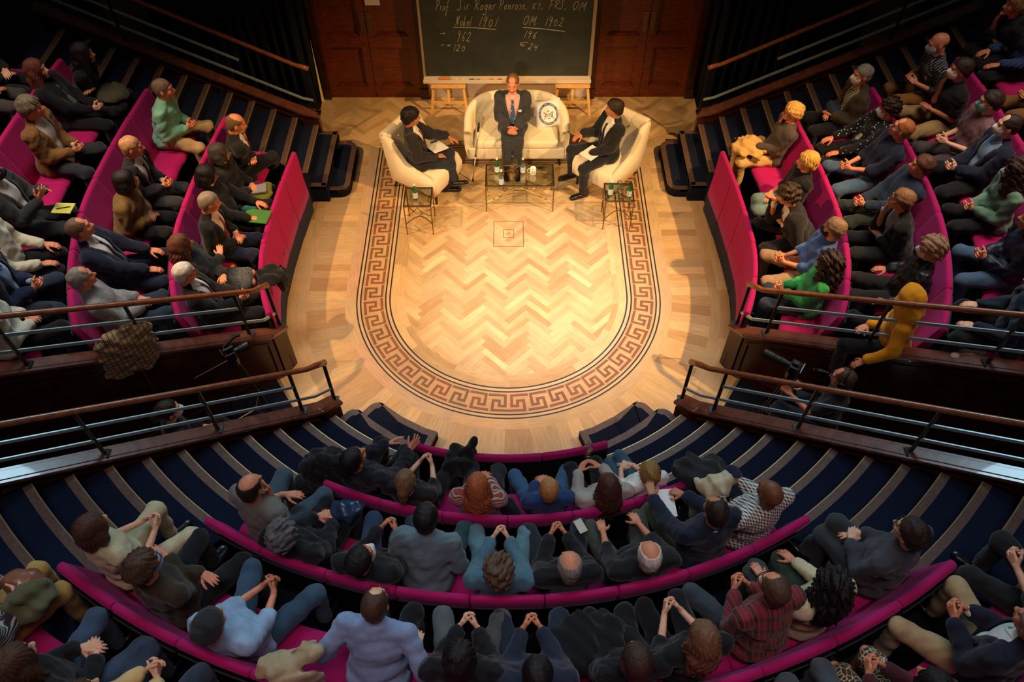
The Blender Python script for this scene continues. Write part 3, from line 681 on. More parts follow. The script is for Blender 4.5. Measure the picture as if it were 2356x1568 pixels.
def armchair(cx,cy,ang,label):
    """local +y forwards"""
    r=empty('armchair',(cx,cy,0),ang-math.pi/2,label=label,cat='armchair')
    prof=[(.40,.17),(.425,.30),(.41,.40),(.36,.44),(.0,.42),(-.14,.44),(-.22,.60),(-.29,.78),(-.31,.86),(-.345,.905),(-.40,.915),(-.455,.88),(-.465,.82),(-.43,.775),(-.395,.74),(-.37,.55),(-.32,.34),(-.26,.17)]
    n=len(prof); xs=[-.30,-.285,-.15,0,.15,.285,.30]; V=[]
    for q,x in enumerate(xs):
        s_=.985 if q in(0,len(xs)-1) else 1
        V+=[(x,-.03+(y+.03)*s_,.5+(z-.5)*s_) for y,z in prof]
    F=[(i*n+k,i*n+(k+1)%n,(i+1)*n+(k+1)%n,(i+1)*n+k) for i in range(len(xs)-1) for k in range(n)]+[tuple(range(n))[::-1],tuple((len(xs)-1)*n+k for k in range(n))]
    o=obj('upholstered_body',V,F,M_CREAM,r,smooth=True); b=o.modifiers.new('b','BEVEL'); b.width=.02; b.segments=3; b.angle_limit=R(50); b.limit_method='ANGLE'
    for s in (-1,1):
        pr=[(.41,.19),(.42,.36),(.36,.455),(.10,.50),(-.05,.57),(-.16,.72),(-.24,.86),(-.33,.90),(-.40,.88),(-.37,.6),(-.30,.2)]
        V=[];xs=[s*.27,s*.285,s*.335,s*.35]
        for q,x in enumerate(xs):
            k_=.95 if q in(0,3) else 1
            V+=[(x,.0+(y)*k_,.45+(z-.45)*k_) for y,z in pr]
        m=len(pr); F=[(i*m+k,i*m+(k+1)%m,(i+1)*m+(k+1)%m,(i+1)*m+k) for i in range(3) for k in range(m)]+[tuple(range(m))[::-1],tuple(3*m+k for k in range(m))]
        a=MB().add(V,F).build('side_wing',M_CREAM,r); a.data.shade_smooth()
    bt=MB()
    for y,z,k in ((-.20,.56,0),(-.245,.68,1),(-.285,.79,0)):
        for x in ((-.19,0,.19) if k else (-.1,.1)): bt.lathe([(0.001,.012),(.011,.008),(.013,0)],(x,y+.004,z),8)
    for x in (-.15,.15): bt.lathe([(0.001,.012),(.011,.008),(.013,0)],(x,.15,.425),8)
    bt.build('button',plain('upholstery_button',(206,190,158),.7),r)
    for x in (-.25,.25): MB().tube([(x,.34,.19),(x*1.05,.37,.10),(x*1.05,.37,0)],[.03,.020,.016],8).build('leg',M_DLEG,r)
    for x in (-.24,.24): MB().tube([(x,-.26,.19),(x*1.05,-.34,0)],[.026,.016],8).build('leg',M_DLEG,r)
armchair(-1.17,2.02,R(-31),'cream tufted armchair with scroll back under the man holding white papers, left of the sofa')
armchair(1.40,2.14,R(-129),'cream tufted armchair with scroll back right of the sofa')
# ---------------------------------------------------------------- glass tables
def gtable(cx,cy,w_,d_,h,rz,label,cross):
    r=empty('glass_table',(cx,cy,0),rz,label=label,cat='table')
    MB().box((0,0,h-.006),(w_-.02,d_-.02,.010)).build('glass_top',M_GLASS,r)
    m=MB()
    for s in (-1,1): m.box((0,s*d_/2,h-.006),(w_+.016,.016,.020)); m.box((s*w_/2,0,h-.006),(.016,d_,.020))
    m.build('top_frame',M_BRASS,r)
    for sx in (-1,1):
        for sy in (-1,1):
            m=MB(); x,y=sx*w_/2,sy*d_/2; m.tube([(x,y,h-.015),(x,y,h*.45),(x,y,0)],[.008,.008,.006],8); m.lathe([(0.001,.012),(.013,0),(0.001,-.012)],(x,y,h*.45),8); m.lathe([(.001,.02),(.011,.01),(.006,0)],(x,y,.0),8); m.build('leg',M_BRASS,r)
    m=MB()
    for sy in (-1,1): m.tube([(-w_/2,sy*d_/2,h*.36)]+[(-w_/2+w_*k/10,sy*d_/2*(1-.9*math.sin(math.pi*k/10)) if cross else sy*d_/2,h*.36+.16*math.sin(math.pi*k/10)*(0 if cross else 1)) for k in range(1,10)]+[(w_/2,sy*d_/2,h*.36)],.006,6)
    if not cross:
        for sx in (-1,1): m.tube([(sx*w_/2,-d_/2,h*.36),(sx*w_/2,d_/2,h*.36)],.006,6)
    else:
        for sy in (-1,1): m.tube([(-w_/2+w_*k/10,sy*d_/2,h-.03-.14*abs(math.cos(math.pi*k/10))) for k in range(11)],.005,6)
    m.build('stretcher',M_BRASS,r)
gtable(.15,1.67,.90,.43,.45,0,'long glass-topped brass coffee table in front of the sofa',True)
gtable(-1.17,1.19,.345,.35,.50,0,'small square glass-topped brass table holding one green bottle, front of the left armchair',True)
gtable(1.44,1.27,.36,.34,.50,R(-1),'small glass brass table with two green bottles and wine glasses by the right armchair',False)
def bottle(x,y,z,col,label,cap=(235,235,235),lab=(210,226,236),h=.24,rad=.032,group=None):
    r=empty('bottle',(x,y,z+.001),label=label,cat='bottle',group=group)
    o=MB().lathe([(.001,0),(rad,.002),(rad,h*.52),(rad*.8,h*.66),(rad*.42,h*.80),(rad*.38,h*.93),(.001,h*.93)],seg=20).build('bottle_body',col,r); o.data.shade_smooth()
    if lab: MB().lathe([(rad+.0015,h*.10),(rad+.0015,h*.48)],seg=20).build('bottle_label',plain('label_'+str(lab[0]),lab,.5),r)
    MB().lathe([(.001,h),(rad*.44,h*.995),(rad*.46,h*.91),(.001,h*.91)],seg=12).build('bottle_cap',plain('cap_'+str(cap[0]),cap,.4),r)
def on(u,v,h,W=None):
    u,v=(840+u/3.366,150+v/3.366); return px(u,v,h)
M_GBOT=plain('green_bottle',(18,130,62),.08,0,spec=.8); M_GBOT.node_tree.nodes['Principled BSDF'].inputs['Transmission Weight'].default_value=.5
x,y=on(1022,830,.45); bottle(x,y,.45,M_GBOT,'green glass water bottle with white cap on the coffee table')
x,y=on(1055,925,.45); bottle(x,y,.45,M_WATER,'clear glass water bottle at the near edge of the coffee table',(240,240,240),(196,210,220),.25)
x,y=on(1222,835,.45); bottle(x,y,.45,M_WATER,'clear glass bottle with bare neck beside the mug on the coffee table',(220,220,220),(196,210,220),.25)
x,y=on(392,1032,.50); bottle(x,y,.5,M_GBOT,'green glass water bottle alone on the small left glass table')
x,y=on(1898,1005,.50); bottle(x,y,.5,M_GBOT,'green bottle with white cap at the left side of the small right glass table')
x,y=on(2042,1018,.50); bottle(x,y,.5,M_GBOT,'green bottle with dark cap at the right side of the small right glass table',(30,40,34))
def wineglass(x,y,z,label):
    r=empty('wine_glass',(x,y,z+.001),label=label,cat='glass')
    o=MB().lathe([(.001,0),(.032,.001),(.032,.004),(.004,.010),(.004,.085),(.02,.095),(.036,.125),(.036,.155),(.030,.185),(.029,.185),(.034,.155),(.034,.127),(.018,.098),(.001,.092)],seg=18).build('bowl_and_stem',M_GLASS,r); o.data.shade_smooth()
x,y=on(1163,820,.45); wineglass(x,y,.45,'empty stemmed wine glass on the coffee table'); 
x,y=on(1962,985,.50); wineglass(x,y,.5,'stemmed wine glass between the green bottles, farther of the two')
x,y=on(1970,1020,.50); wineglass(x,y-.03,.5,'stemmed wine glass between the green bottles, nearer of the two')
x,y=on(1300,838,.45); r=empty('mug',(x,y,.451),label='white mug with round dark emblem on the coffee table',cat='mug')
o=MB().lathe([(.001,.0),(.038,.0),(.041,.01),(.041,.095),(.037,.095),(.036,.012),(.001,.01)],seg=20).build('cup',M_WHITE,r); o.data.shade_smooth()
MB().tube([(-.038,0,.08),(-.065,0,.078),(-.075,0,.05),(-.065,0,.022),(-.038,0,.02)],.006,8).build('mug_handle',M_WHITE,r,smooth=True)
mb=MB(); n=20
for rr in (.022,.014): mb.tube([(rr*math.cos(2*math.pi*k/n)*.95,-.0405+(rr*math.cos(2*math.pi*k/n))**2*12*.5*.1,.05+rr*math.sin(2*math.pi*k/n)) for k in range(n)],.0016,5,closed=True)
mb.build('emblem',M_BLK,r)
# walking pole leaning against the sofa
a=px(1088,417,0); b=px(1102,283,.84); r=empty('walking_pole',(a[0],a[1],0),label='folding walking pole with black grip leaning against the left arm of the sofa',cat='walking pole')
d=Vector((b[0]-a[0],b[1]-a[1],.84))
MB().tube([(0,0,.03),d*.45],.008,8).build('lower_shaft',plain('steel_shaft',(190,190,190),.3,.8),r,smooth=True); MB().tube([d*.44,d*.88],.010,8).build('upper_shaft',plain('steel_shaft',(190,190,190),.3,.8),r,smooth=True)
MB().tube([d*.86,d*.93,d],[.014,.018,.013],10).build('grip',M_BLK,r,smooth=True); MB().tube([(0,0,0),(0,0,.05)],[.013,.009],8).build('rubber_tip',M_BLK,r); MB().tube([d*.44,d*.46],.014,8).build('clamp',M_BLK,r)
# pillow with a ring emblem
def pillow():
    r=empty('cushion',(.56,2.78,.625),label='white square cushion with a blue ring emblem leaning on the sofa back',cat='cushion')
    r.rotation_euler=(R(62),R(-8),R(6)); n=14; V=[];F=[]
    for s in (1,-1):
        for i in range(n+1):
            for j in range(n+1):
                x,y=i/n*2-1,j/n*2-1; t=max(0,(1-x**4)*(1-y**4)); k=1-.10*(1-abs(x))*(y*y)-.0; V.append((x*.19*(1-.07*(1-y*y)*0)*(1-.06*(1-y*y)*abs(x)),y*.19*(1-.06*(1-x*x)*abs(y)),s*.055*t**.5))
    m=(n+1)**2
    for i in range(n):
        for j in range(n):
            a=i*(n+1)+j; F.append((a,a+n+1,a+n+2,a+1)); F.append((m+a,m+a+1,m+a+n+2,m+a+n+1))
    obj('cushion_cover',V,F,M_WHITE,r,smooth=True)
    blue=plain('emblem_blue',(52,74,138),.7); mb=MB(); n=40; Z=lambda x,y:.055*max(0,(1-(x/.19)**4)*(1-(y/.19)**4))**.5+.002
    for r0,r1 in ((.118,.150),):
        for k in range(n):
            q=[(a*math.cos(2*math.pi*t/n),a*math.sin(2*math.pi*t/n)) for a,t in ((r0,k),(r1,k),(r1,k+1),(r0,k+1))]
            mb.add([(x*.92,y,Z(x,y)) for x,y in q],[(0,1,2,3)])
    mb.build('emblem_ring',blue,r,fix=False)
    mb=MB(); dk=plain('emblem_grey',(96,92,84),.7)
    # small lamp-shaped device between two figures
    for pts in ([(-.07,.02),(-.05,.035),(-.045,-.0),(-.06,-.05),(-.075,-.06)],[(.07,.01),(.055,.03),(.05,-.01),(.055,-.06),(.07,-.07)],[(-.05,.02),(0,-.005),(.05,.015)],[(-.03,.0),(0,-.035),(.035,-.0)],[(-.012,.03),(0,.055),(.014,.03)],[(-.02,-.06),(.02,-.06)],[(-.045,-.01),(-.03,-.045)],[(.045,-.01),(.035,-.05)]):
        mb.tube([(x,y,Z(x,y)+.001) for x,y in pts],.0042,5)
    mb.build('emblem_device',dk,r)
    txt='THE LONDON INSTITUTE FOR MATHEMATICAL SCIENCES '
    lm=MB()
    for i,ch in enumerate(txt):
        if ch==' ': continue
        cu=bpy.data.curves.new('letter','FONT'); cu.body=ch; cu.size=.026; cu.align_x='CENTER'; o=bpy.data.objects.new('letter',cu); me=bpy.data.meshes.new_from_object(o); bpy.data.objects.remove(o)
        a=math.pi/2-2*math.pi*i/len(txt)+.3; rr=.125; x,y=rr*math.cos(a)*.92,rr*math.sin(a); M=Matrix.Translation((x,y,Z(x,y)+.003))@Matrix.Rotation(a-math.pi/2,4,'Z')
        lm.add([tuple(M@v.co) for v in me.vertices],[tuple(p.vertices) for p in me.polygons])
    lm.build('ring_lettering',M_WHITE,r,fix=False)
pillow()
# ---------------------------------------------------------------- implicit surfaces
def smin(a,b,k):
    h=np.clip(.5+.5*(b-a)/k,0,1); return b*(1-h)+a*h-k*h*(1-h)
def dprim(p,X,Y,Z):
    t=p[0]
    if t=='c':
        a,b,ra,rb=p[1:5]; d=[b[i]-a[i] for i in range(3)]; L=sum(x*x for x in d)+1e-9
        u=np.clip(((X-a[0])*d[0]+(Y-a[1])*d[1]+(Z-a[2])*d[2])/L,0,1)
        return np.sqrt((X-a[0]-u*d[0])**2+(Y-a[1]-u*d[1])**2+(Z-a[2]-u*d[2])**2)-(ra+(rb-ra)*u)
    c,r=p[1],p[2]; x,y,z=X-c[0],Y-c[1],Z-c[2]
    if len(p)>3 and p[3] is not None:
        M=p[3]; x,y,z=M[0][0]*x+M[1][0]*y+M[2][0]*z,M[0][1]*x+M[1][1]*y+M[2][1]*z,M[0][2]*x+M[1][2]*y+M[2][2]*z
    k0=np.sqrt((x/r[0])**2+(y/r[1])**2+(z/r[2])**2)+1e-6; k1=np.sqrt((x/r[0]**2)**2+(y/r[1]**2)**2+(z/r[2]**2)**2)+1e-6
    return k0*(k0-1)/k1
def bbox(p,g):
    if p[0]=='c': a,b,r=p[1],p[2],max(p[3],p[4])+g; return [min(a[i],b[i])-r for i in range(3)],[max(a[i],b[i])+r for i in range(3)]
    r=max(p[2])+g if len(p)>3 and p[3] is not None else None
    return [p[1][i]-(r or p[2][i]+g) for i in range(3)],[p[1][i]+(r or p[2][i]+g) for i in range(3)]
def field(prims,h,k=.03,grow=0,noise=0,seed=0,nf=1.0,cuts=(),post=None):
    m=k+.02+grow+noise; bb=[bbox(p,m) for p in prims]; lo=np.array([min(b[0][i] for b in bb) for i in range(3)]); hi=np.array([max(b[1][i] for b in bb) for i in range(3)])
    n=np.ceil((hi-lo)/h).astype(int)+1; F=np.full(n,1.,np.float32); ax=[(lo[i]+h*np.arange(n[i])).astype(np.float32) for i in range(3)]
    for p,(a,b) in zip(prims,bb):
        s=tuple(slice(max(0,int((a[i]-lo[i])/h)),min(n[i],int((b[i]-lo[i])/h)+2)) for i in range(3))
        X,Y,Z=ax[0][s[0]][:,None,None],ax[1][s[1]][None,:,None],ax[2][s[2]][None,None,:]
        d=dprim(p,X,Y,Z)
        F[s]=smin(F[s],d.astype(np.float32),k)
    F-=grow; X,Y,Z=ax[0][:,None,None],ax[1][None,:,None],ax[2][None,None,:]
    if noise:
        r=np.random.RandomState(seed)
        for q in range(5):
            w=r.normal(size=3); w=w/np.linalg.norm(w)*(55+35*q)*nf; w2=r.normal(size=3)*12*nf
            F+=noise*(.62**q)*np.sin(X*w[0]+Y*w[1]+Z*w[2]+r.rand()*6+1.3*np.sin(X*w2[0]+Y*w2[1]+Z*w2[2])).astype(np.float32)
    for c in cuts: F=np.maximum(F,-c(X,Y,Z)).astype(np.float32)
    if post: F=post(F,X,Y,Z)
    F[0]=F[-1]=1;F[:,0]=1;F[:,-1]=1;F[:,:,0]=1;F[:,:,-1]=1
    return F,lo,h
def snet(F,lo,h):
    S=F<0; n=S.shape
    c=[S[i:n[0]-1+i,j:n[1]-1+j,k:n[2]-1+k] for i in(0,1) for j in(0,1) for k in(0,1)]
    tot=sum(x.astype(np.int8) for x in c); act=(tot>0)&(tot<8); idx=np.full(act.shape,-1,np.int32); I=np.argwhere(act); idx[act]=np.arange(len(I))
    acc=np.zeros((len(I),3),np.float32); cnt=np.zeros(len(I),np.float32)
    offs=[(i,j,k) for i in(0,1) for j in(0,1) for k in(0,1)]
    vals={o:F[I[:,0]+o[0],I[:,1]+o[1],I[:,2]+o[2]] for o in offs}
    for a in offs:
        for d in range(3):
            if a[d]==0:
                b=list(a); b[d]=1; b=tuple(b); fa,fb=vals[a],vals[b]; m=(fa<0)!=(fb<0); t=np.where(m,fa/np.where(m,fa-fb,1),0)
                p=np.array(a,np.float32)[None,:].repeat(len(I),0); p[:,d]=t; acc+=p*m[:,None]; cnt+=m
    V=(I+acc/np.maximum(cnt,1)[:,None])*h+lo
    Q=[]
    for d in range(3):
        e,f=(d+1)%3,(d+2)%3
        sl0=[slice(1,n[i]-1) for i in range(3)]; sl0[d]=slice(0,n[d]-1); sl1=list(sl0); sl1[d]=slice(1,n[d])
        A=S[tuple(sl0)];B=S[tuple(sl1)]; P=np.argwhere(A!=B)
        off=np.array([1,1,1]); off[d]=0; P=P+off; fl=S[P[:,0],P[:,1],P[:,2]]
        def g(de,df):
            q=P.copy(); q[:,e]-=de; q[:,f]-=df; return idx[q[:,0],q[:,1],q[:,2]]
        q=np.stack([g(1,1),g(0,1),g(0,0),g(1,0)],1); q[~fl]=q[~fl][:,::-1]; Q.append(q)
    Q=np.concatenate(Q); Q=Q[(Q>=0).all(1)]; return V.astype(np.float32),Q
def smesh(*a,**k): return snet(*field(*a,**k))
# ---------------------------------------------------------------- head, hair, hand, shoe templates
HEADP=[('e',(0,-.018,.035),(.074,.094,.080)),('e',(0,.022,-.02),(.060,.066,.090)),('e',(0,.036,-.080),(.042,.042,.032)),('c',(0,.070,-.096),(0,.070,-.096),.016,.016),
('c',(0,.084,.004),(0,.106,-.030),.008,.0125),('c',(-.012,.094,-.032),(.012,.094,-.032),.007,.007),('c',(-.034,.076,.024),(.034,.076,.024),.012,.012),('c',(-.036,.056,-.026),(-.036,.056,-.026),.024,.024),('c',(.036,.056,-.026),(.036,.056,-.026),.024,.024),
('c',(-.017,.087,-.060),(.017,.087,-.060),.0065,.0065),('c',(-.015,.086,-.050),(.015,.086,-.050),.006,.006),
('e',(-.076,-.012,-.008),(.009,.019,.032)),('e',(.076,-.012,-.008),(.009,.019,.032)),('c',(0,-.028,-.060),(0,-.034,-.105),.054,.050)]
def mkhead():
    def eye(X,Y,Z):
        d=1
        for s in(-1,1): d=np.minimum(d,np.sqrt((X-s*.031)**2+(Y-.104)**2+((Z-.003)*1.5)**2)-.015)
        return d
    V,Q=smesh(HEADP,.0062,k=.016,cuts=[eye])
    EV,EQ=smesh([('c',(s*.031,.0765,.003),(s*.031,.0765,.003),.0105,.0105) for s in(-1,1)],.005,k=.001)
    f=np.zeros((len(V),4),np.float32); f[:,3]=1; x,y,z=V.T
    f[:,0]=np.clip(1.4-np.sqrt((x/.025)**2+((z+.055)/.010)**2),0,1)*(y>.07)
    f[:,1]=np.clip(1.3-np.sqrt(((abs(x)-.033)/.020)**2+((z-.029)/.006)**2),0,1)*(y>.055)
    g=np.zeros((len(EV),4),np.float32); g[:,3]=1; g[:,2]=np.where(np.hypot(abs(EV[:,0])-.031,EV[:,2]-.003)<.0065,1,.5)
    return np.concatenate([V,EV]),np.concatenate([Q,EQ+len(V)]),np.concatenate([f,g])
HEAD=mkhead()
CR=[('e',(0,-.018,.035),(.074,.094,.080)),('e',(0,.015,-.02),(.064,.062,.088)),('e',(0,-.035,-.02),(.066,.07,.075))]
def hair(kind,seed=0):
    rs_=np.random.RandomState(seed+7)
    def strands(F,X,Y,Z,amp,fr):
        a=np.arctan2(X,Y+.02+0*Z); return F+amp*np.sin(a*fr+6*np.sin(Z*22+seed)+seed)*np.ones_like(F)
    face=lambda w=.052,zc=-.02,rz=.088,yc=.115,ry=.075:(lambda X,Y,Z:np.sqrt((X/w)**2+((Y-yc)/ry)**2+((Z-zc)/rz)**2)*min(w,ry)-min(w,ry))
    P=list(CR); t=.012; pl=None; cuts=[]; h=.0075; am=.0022; fr=28
    plane=lambda a,b:(lambda X,Y,Z:(Z-(a+b*Y))*.8+0*X)
    if kind in('short','thin','fringe','crop'):
        t={'short':.014,'thin':.008,'fringe':.007,'crop':.007}[kind]; cuts=[plane(.0,.82)]
        if kind=='thin': cuts.append(lambda X,Y,Z:np.sqrt((X/.050)**2+((Y-.07)/.055)**2+((Z-.105)/.06)**2)*.05-.05)
        if kind=='fringe': cuts.append(lambda X,Y,Z:np.sqrt((X/.072)**2+((Y-.02)/.108)**2+((Z-.12)/.088)**2)*.072-.072)
        am=.0012 if kind!='short' else .0028
    elif kind=='thick': t=.022; cuts=[plane(-.010,.74)]; am=.004; fr=18
    elif kind=='curly': t=.026; cuts=[plane(-.015,.70)]; am=0
    elif kind=='bob': P+=[('c',(s*.062,-.03,-.02),(s*.066,-.02,-.085),.036,.030) for s in(-1,1)]+[('c',(0,-.06,-.03),(0,-.07,-.10),.062,.05)]; t=.016; cuts=[face(.054,-.03,.095)]; am=.003
    elif kind in('long','longcurly'):
        P+=[('c',(s*.060,-.03,-.02),(s*.078,-.01,-.20),.036,.030) for s in(-1,1)]+[('c',(0,-.07,.0),(0,-.10,-.16),.066,.062),('c',(-.05,-.09,-.1),(-.06,-.10,-.28),.045,.035),('c',(.05,-.09,-.1),(.06,-.10,-.28),.045,.035),('c',(0,-.10,-.1),(0,-.11,-.30),.05,.04)]
        t=.015 if kind=='long' else .03; cuts=[face(.052,-.03,.10)]; am=.004; fr=22
    elif kind in('pony','bun'):
        P+=[('c',(0,-.115,.01),(0,-.13,-.01 if kind=='bun' else -.15),.034,.036 if kind=='bun' else .022)]; t=.011; cuts=[plane(.0,.80)]; am=.002
    elif kind=='beanie': P+=[('c',(0,-.06,.08),(0,-.085,.085),.055,.04)]; t=.018; cuts=[plane(.012,.42)]; am=.0015; fr=50
    elif kind=='hood': P+=[('c',(0,-.05,-.06),(0,-.075,-.12),.085,.09),('c',(-.05,-.0,-.10),(.05,0.,-.10),.04,.04)]; t=.036; cuts=[face(.062,-.02,.11,.13,.10)]; am=0
    no={'curly':.009,'longcurly':.010,'hood':.004,'thick':.004,'short':.0025}.get(kind,.0018); nf={'curly':1.7,'longcurly':1.5,'hood':.6}.get(kind,1.3)
    V,Q=smesh(P,h,k=.022,grow=t,noise=no,seed=seed,nf=nf,cuts=cuts,post=(lambda F,X,Y,Z:strands(F,X,Y,Z,am,fr)) if am else None)
    return V,Q
FING=[(-.027,.086,.070,.0088),(-.009,.090,.078,.0092),(.009,.087,.072,.0088),(.026,.080,.056,.0078)]
def hand(curl,sp=.05,thumb=0.):
    P=[]
    for k,(x,y,l,r) in enumerate(FING):
        P.append(('c',(x*.55,.012,0),(x,y,0),.0125,.0112)); a=-curl*.55; p=Vector((x,y,0)); sx=(k-1.5)*sp
        for q,fr in enumerate((.45,.31,.24)):
            d=Vector((math.sin(sx)*math.cos(a),math.cos(a)*math.cos(sx),math.sin(a))); e=p+d*l*fr; P.append(('c',tuple(p),tuple(e),r*(1-.10*q),r*(.9-.10*q))); p=e; a-=curl*(1.0 if q==0 else .8)
    p=Vector((-.022,.022,-.004))
    for d,l,r in (((-.72,.66,-.25),.040,.0125),((-.45,.85,-.35),.032,.0105),((-.25+thumb,.90,-.40),.026,.0092)):
        e=p+Vector(d).normalized()*l; P.append(('c',tuple(p),tuple(e),r,r*.9)); p=e
    P.append(('e',(0,.045,-.004),(.036,.045,.014))); P.append(('c',(0,-.03,0),(0,.012,0),.024,.022))
    return smesh(P,.0055,k=.007)
HANDS={k:hand(*a) for k,a in dict(rest=(.28,.08),flat=(.08,.06),clasp=(.78,.03),fist=(1.35,.02,.5),open=(.18,.22)).items()}
SHOE=smesh([('e',(0,.05,.035),(.040,.075,.030)),('e',(0,.13,.028),(.044,.06,.026)),('e',(0,-.03,.045),(.034,.045,.045)),('c',(0,-.04,.05),(0,-.04,.10),.034,.036),('c',(0,-.05,.008),(0,.16,.008),.032,.036)],.010,k=.02,post=lambda F,X,Y,Z:np.maximum(F,-Z))
SHOEM=None
HM={}
def hairmesh(kind,seed):
    key=(kind,seed)
    if key not in HM:
        V,Q=hair(kind,seed); o=obj('hair',V,Q,M_BLK,smooth=True); HM[key]=o.data; bpy.data.objects.remove(o)
    return HM[key]
def shared(name,me,mat,parent,M=None):
    o=bpy.data.objects.new(name,me); C.objects.link(o); o.parent=parent
    if M is not None: o.matrix_local=M
    o.material_slots[0].link='OBJECT'; o.material_slots[0].material=mat; return o
def skinmat(c,brow):
    key=('skin',c,brow)
    if key in MC: return MC[key]
    m=N('skin'); at=m.n('ShaderNodeVertexColor',layer_name='feat'); sp=m.n('ShaderNodeSeparateColor'); m.l(at.outputs[0],sp.inputs[0]); a=lin(c)
    f=m.noise(30,None,3); base=m.mix(m.ramp(f,.35,.7),mul(a,.9),mul((a[0],a[1]*1.0,a[2]),1.06))
    col=m.mix(sp.outputs[0],base,(a[0]*.72,a[1]*.42,a[2]*.42)); col=m.mix(sp.outputs[1],col,lin(brow))
    e=m.mix(m.ramp(sp.outputs[2],.7,.9),(.36,.30,.26),(.02,.015,.012)); col=m.mix(m.ramp(sp.outputs[2],.2,.4),col,e)
    m.set(Base_Color=col,Roughness=.5,Subsurface_Weight=.0,Specular_IOR_Level=.35); MC[key]=m.m; return m.m
def hairmat(c):
    key=('hair',c)
    if key in MC: return MC[key]
    m=N('hair'); f=m.noise(30,None,5,.7,(3,1,1)); g=m.noise(260,None,2,.6,(1.5,1.5,.25)); a=lin(c); m.set(Base_Color=m.mix(m.ramp(f,.3,.7),mul(a,.6),mul(a,1.45)),Roughness=.5,Specular_IOR_Level=.35); m.bump(g,.45,.006); MC[key]=m.m; return m.m
def mk_shared(name,V,Q,mat):
    o=obj(name,V,Q,mat,smooth=True); me=o.data; bpy.data.objects.remove(o); return me
SHOEM=mk_shared('shoe',*SHOE,M_SHOE)
def maskmesh():
    P=[('e',(0,.034,-.046),(.066,.076,.072)),('c',(0,.090,-.02),(0,.106,-.035),.016,.018)]
    return smesh(P,.006,k=.02,post=lambda F,X,Y,Z:np.maximum(np.maximum(F,np.abs(Z+.053)-.050),.022-Y))
MASKM=mk_shared('mask',*maskmesh(),M_WHITE)
def glassesmesh():
    m=MB()
    for s in(-1,1):
        m.tube([(s*.031+.024*math.cos(a),.103-.006*abs(math.cos(a)),.002+.018*math.sin(a)) for a in [2*math.pi*k/14 for k in range(14)]],.0026,5,closed=True)
        m.tube([(s*.055,.096,.006),(s*.076,.06,.010),(s*.082,-.012,.008),(s*.080,-.03,-.01)],.0024,5)
    m.tube([(-.008,.106,.005),(.008,.106,.005)],.0026,5)
    o=m.build('g',M_BLK); me=o.data; bpy.data.objects.remove(o); return me
GLM=glassesmesh()
# ---------------------------------------------------------------- the figure
SK=dict(l=(226,164,128),p=(236,178,144),t=(196,128,90),b=(120,72,44),d=(92,54,34),r=(222,142,106))
CO=dict(maroon=(128,46,54),black=(22,22,25),char=(44,46,50),navy=(24,30,54),white=(232,228,218),grey=(112,112,112),lgrey=(168,168,164),brown=(74,52,36),olive=(66,64,46),tan=(168,124,68),khaki=(168,142,100),mint=(134,200,170),blue=(64,96,150),lblue=(150,178,206),teal=(84,134,146),red=(180,30,34),cream=(206,196,158),green=(48,150,76),yellow=(236,158,16),mauve=(128,92,92),sage=(108,142,116),jeans=(70,96,122),jeansl=(96,132,140),djeans=(40,54,70),dblue=(30,44,70),rust=(150,62,52),must=(196,158,84),camel=(212,184,124),sand=(198,176,134),hgrey=(140,134,124),hwhite=(214,208,194),hbrown=(74,50,34),hdbrown=(44,30,22),hblack=(22,18,18),hblond=(212,166,92),hginger=(166,88,48),hgbrown=(112,86,62),hlbrown=(150,112,70))
def col(c): return CO[c] if isinstance(c,str) else c
def fab(s):
    if s is None: return None
    if isinstance(s,tuple): return cloth(s)
    if isinstance(s,str):
        p=s.split('/'); return cloth(col(p[0]),p[1] if len(p)>1 and p[1] else None,col(p[2]) if len(p)>2 else None)
    return s
ARMS=dict(
 lap=((.075,.25,.135),(-.88,.45,-.12),'rest',(-.075,.24,.155),(.88,.45,-.12),'rest',0),
 clasp=((.060,.29,.15),(-.45,.85,.15),'clasp',(-.060,.29,.16),(.45,.85,.15),'clasp',.9),
 kclasp=((.075,.28,.19),(-.42,.86,.22),'clasp',(-.075,.28,.20),(.42,.86,.22),'clasp',.9),
 knees=((.15,.34,.125),(-.1,.95,-.3),'rest',(-.15,.34,.125),(.1,.95,-.3),'rest',0),
 hold=((.12,.27,.20),(-.75,.6,.1),'rest',(-.12,.27,.20),(.75,.6,.1),'rest',.5),
 cross=((-.12,.17,.27),(-.8,-.2,.3),'rest',(.12,.20,.23),(.8,-.2,.3),'rest',.3),
 chinR=((.05,.24,.52),(-.25,-.25,.9),'fist',(-.02,.24,.16),(.85,.3,0),'rest',.2),
 chinL=((.02,.24,.16),(-.85,.3,0),'rest',(-.05,.24,.52),(.25,-.25,.9),'fist',.2),
 raise_=((.12,.34,.34),(-.5,.4,.7),'open',(-.12,.32,.30),(.6,.5,.5),'open',.9),
 sides=((.24,.16,.10),(0,1,-.2),'rest',(-.24,.16,.10),(0,1,-.2),'rest',0),
 railR=((.52,.14,.06),(.5,.6,-.5),'rest',(-.14,.30,.12),(.2,.95,-.3),'rest',0),
)
def ik(S,W,side,l1=.285,l2=.25,out=.35):
    S,W=Vector(S),Vector(W); d=W-S; L=d.length; mx=(l1+l2)*.985
    if L>mx: W=S+d*(mx/L); d=W-S; L=mx
    a=(l1*l1-l2*l2+L*L)/(2*L); hh=math.sqrt(max(0,l1*l1-a*a)); u=d/L; pole=Vector((side*out,-.35,-1)); pole-=u*pole.dot(u); pole.normalize()
    return S+u*a+pole*hh,W
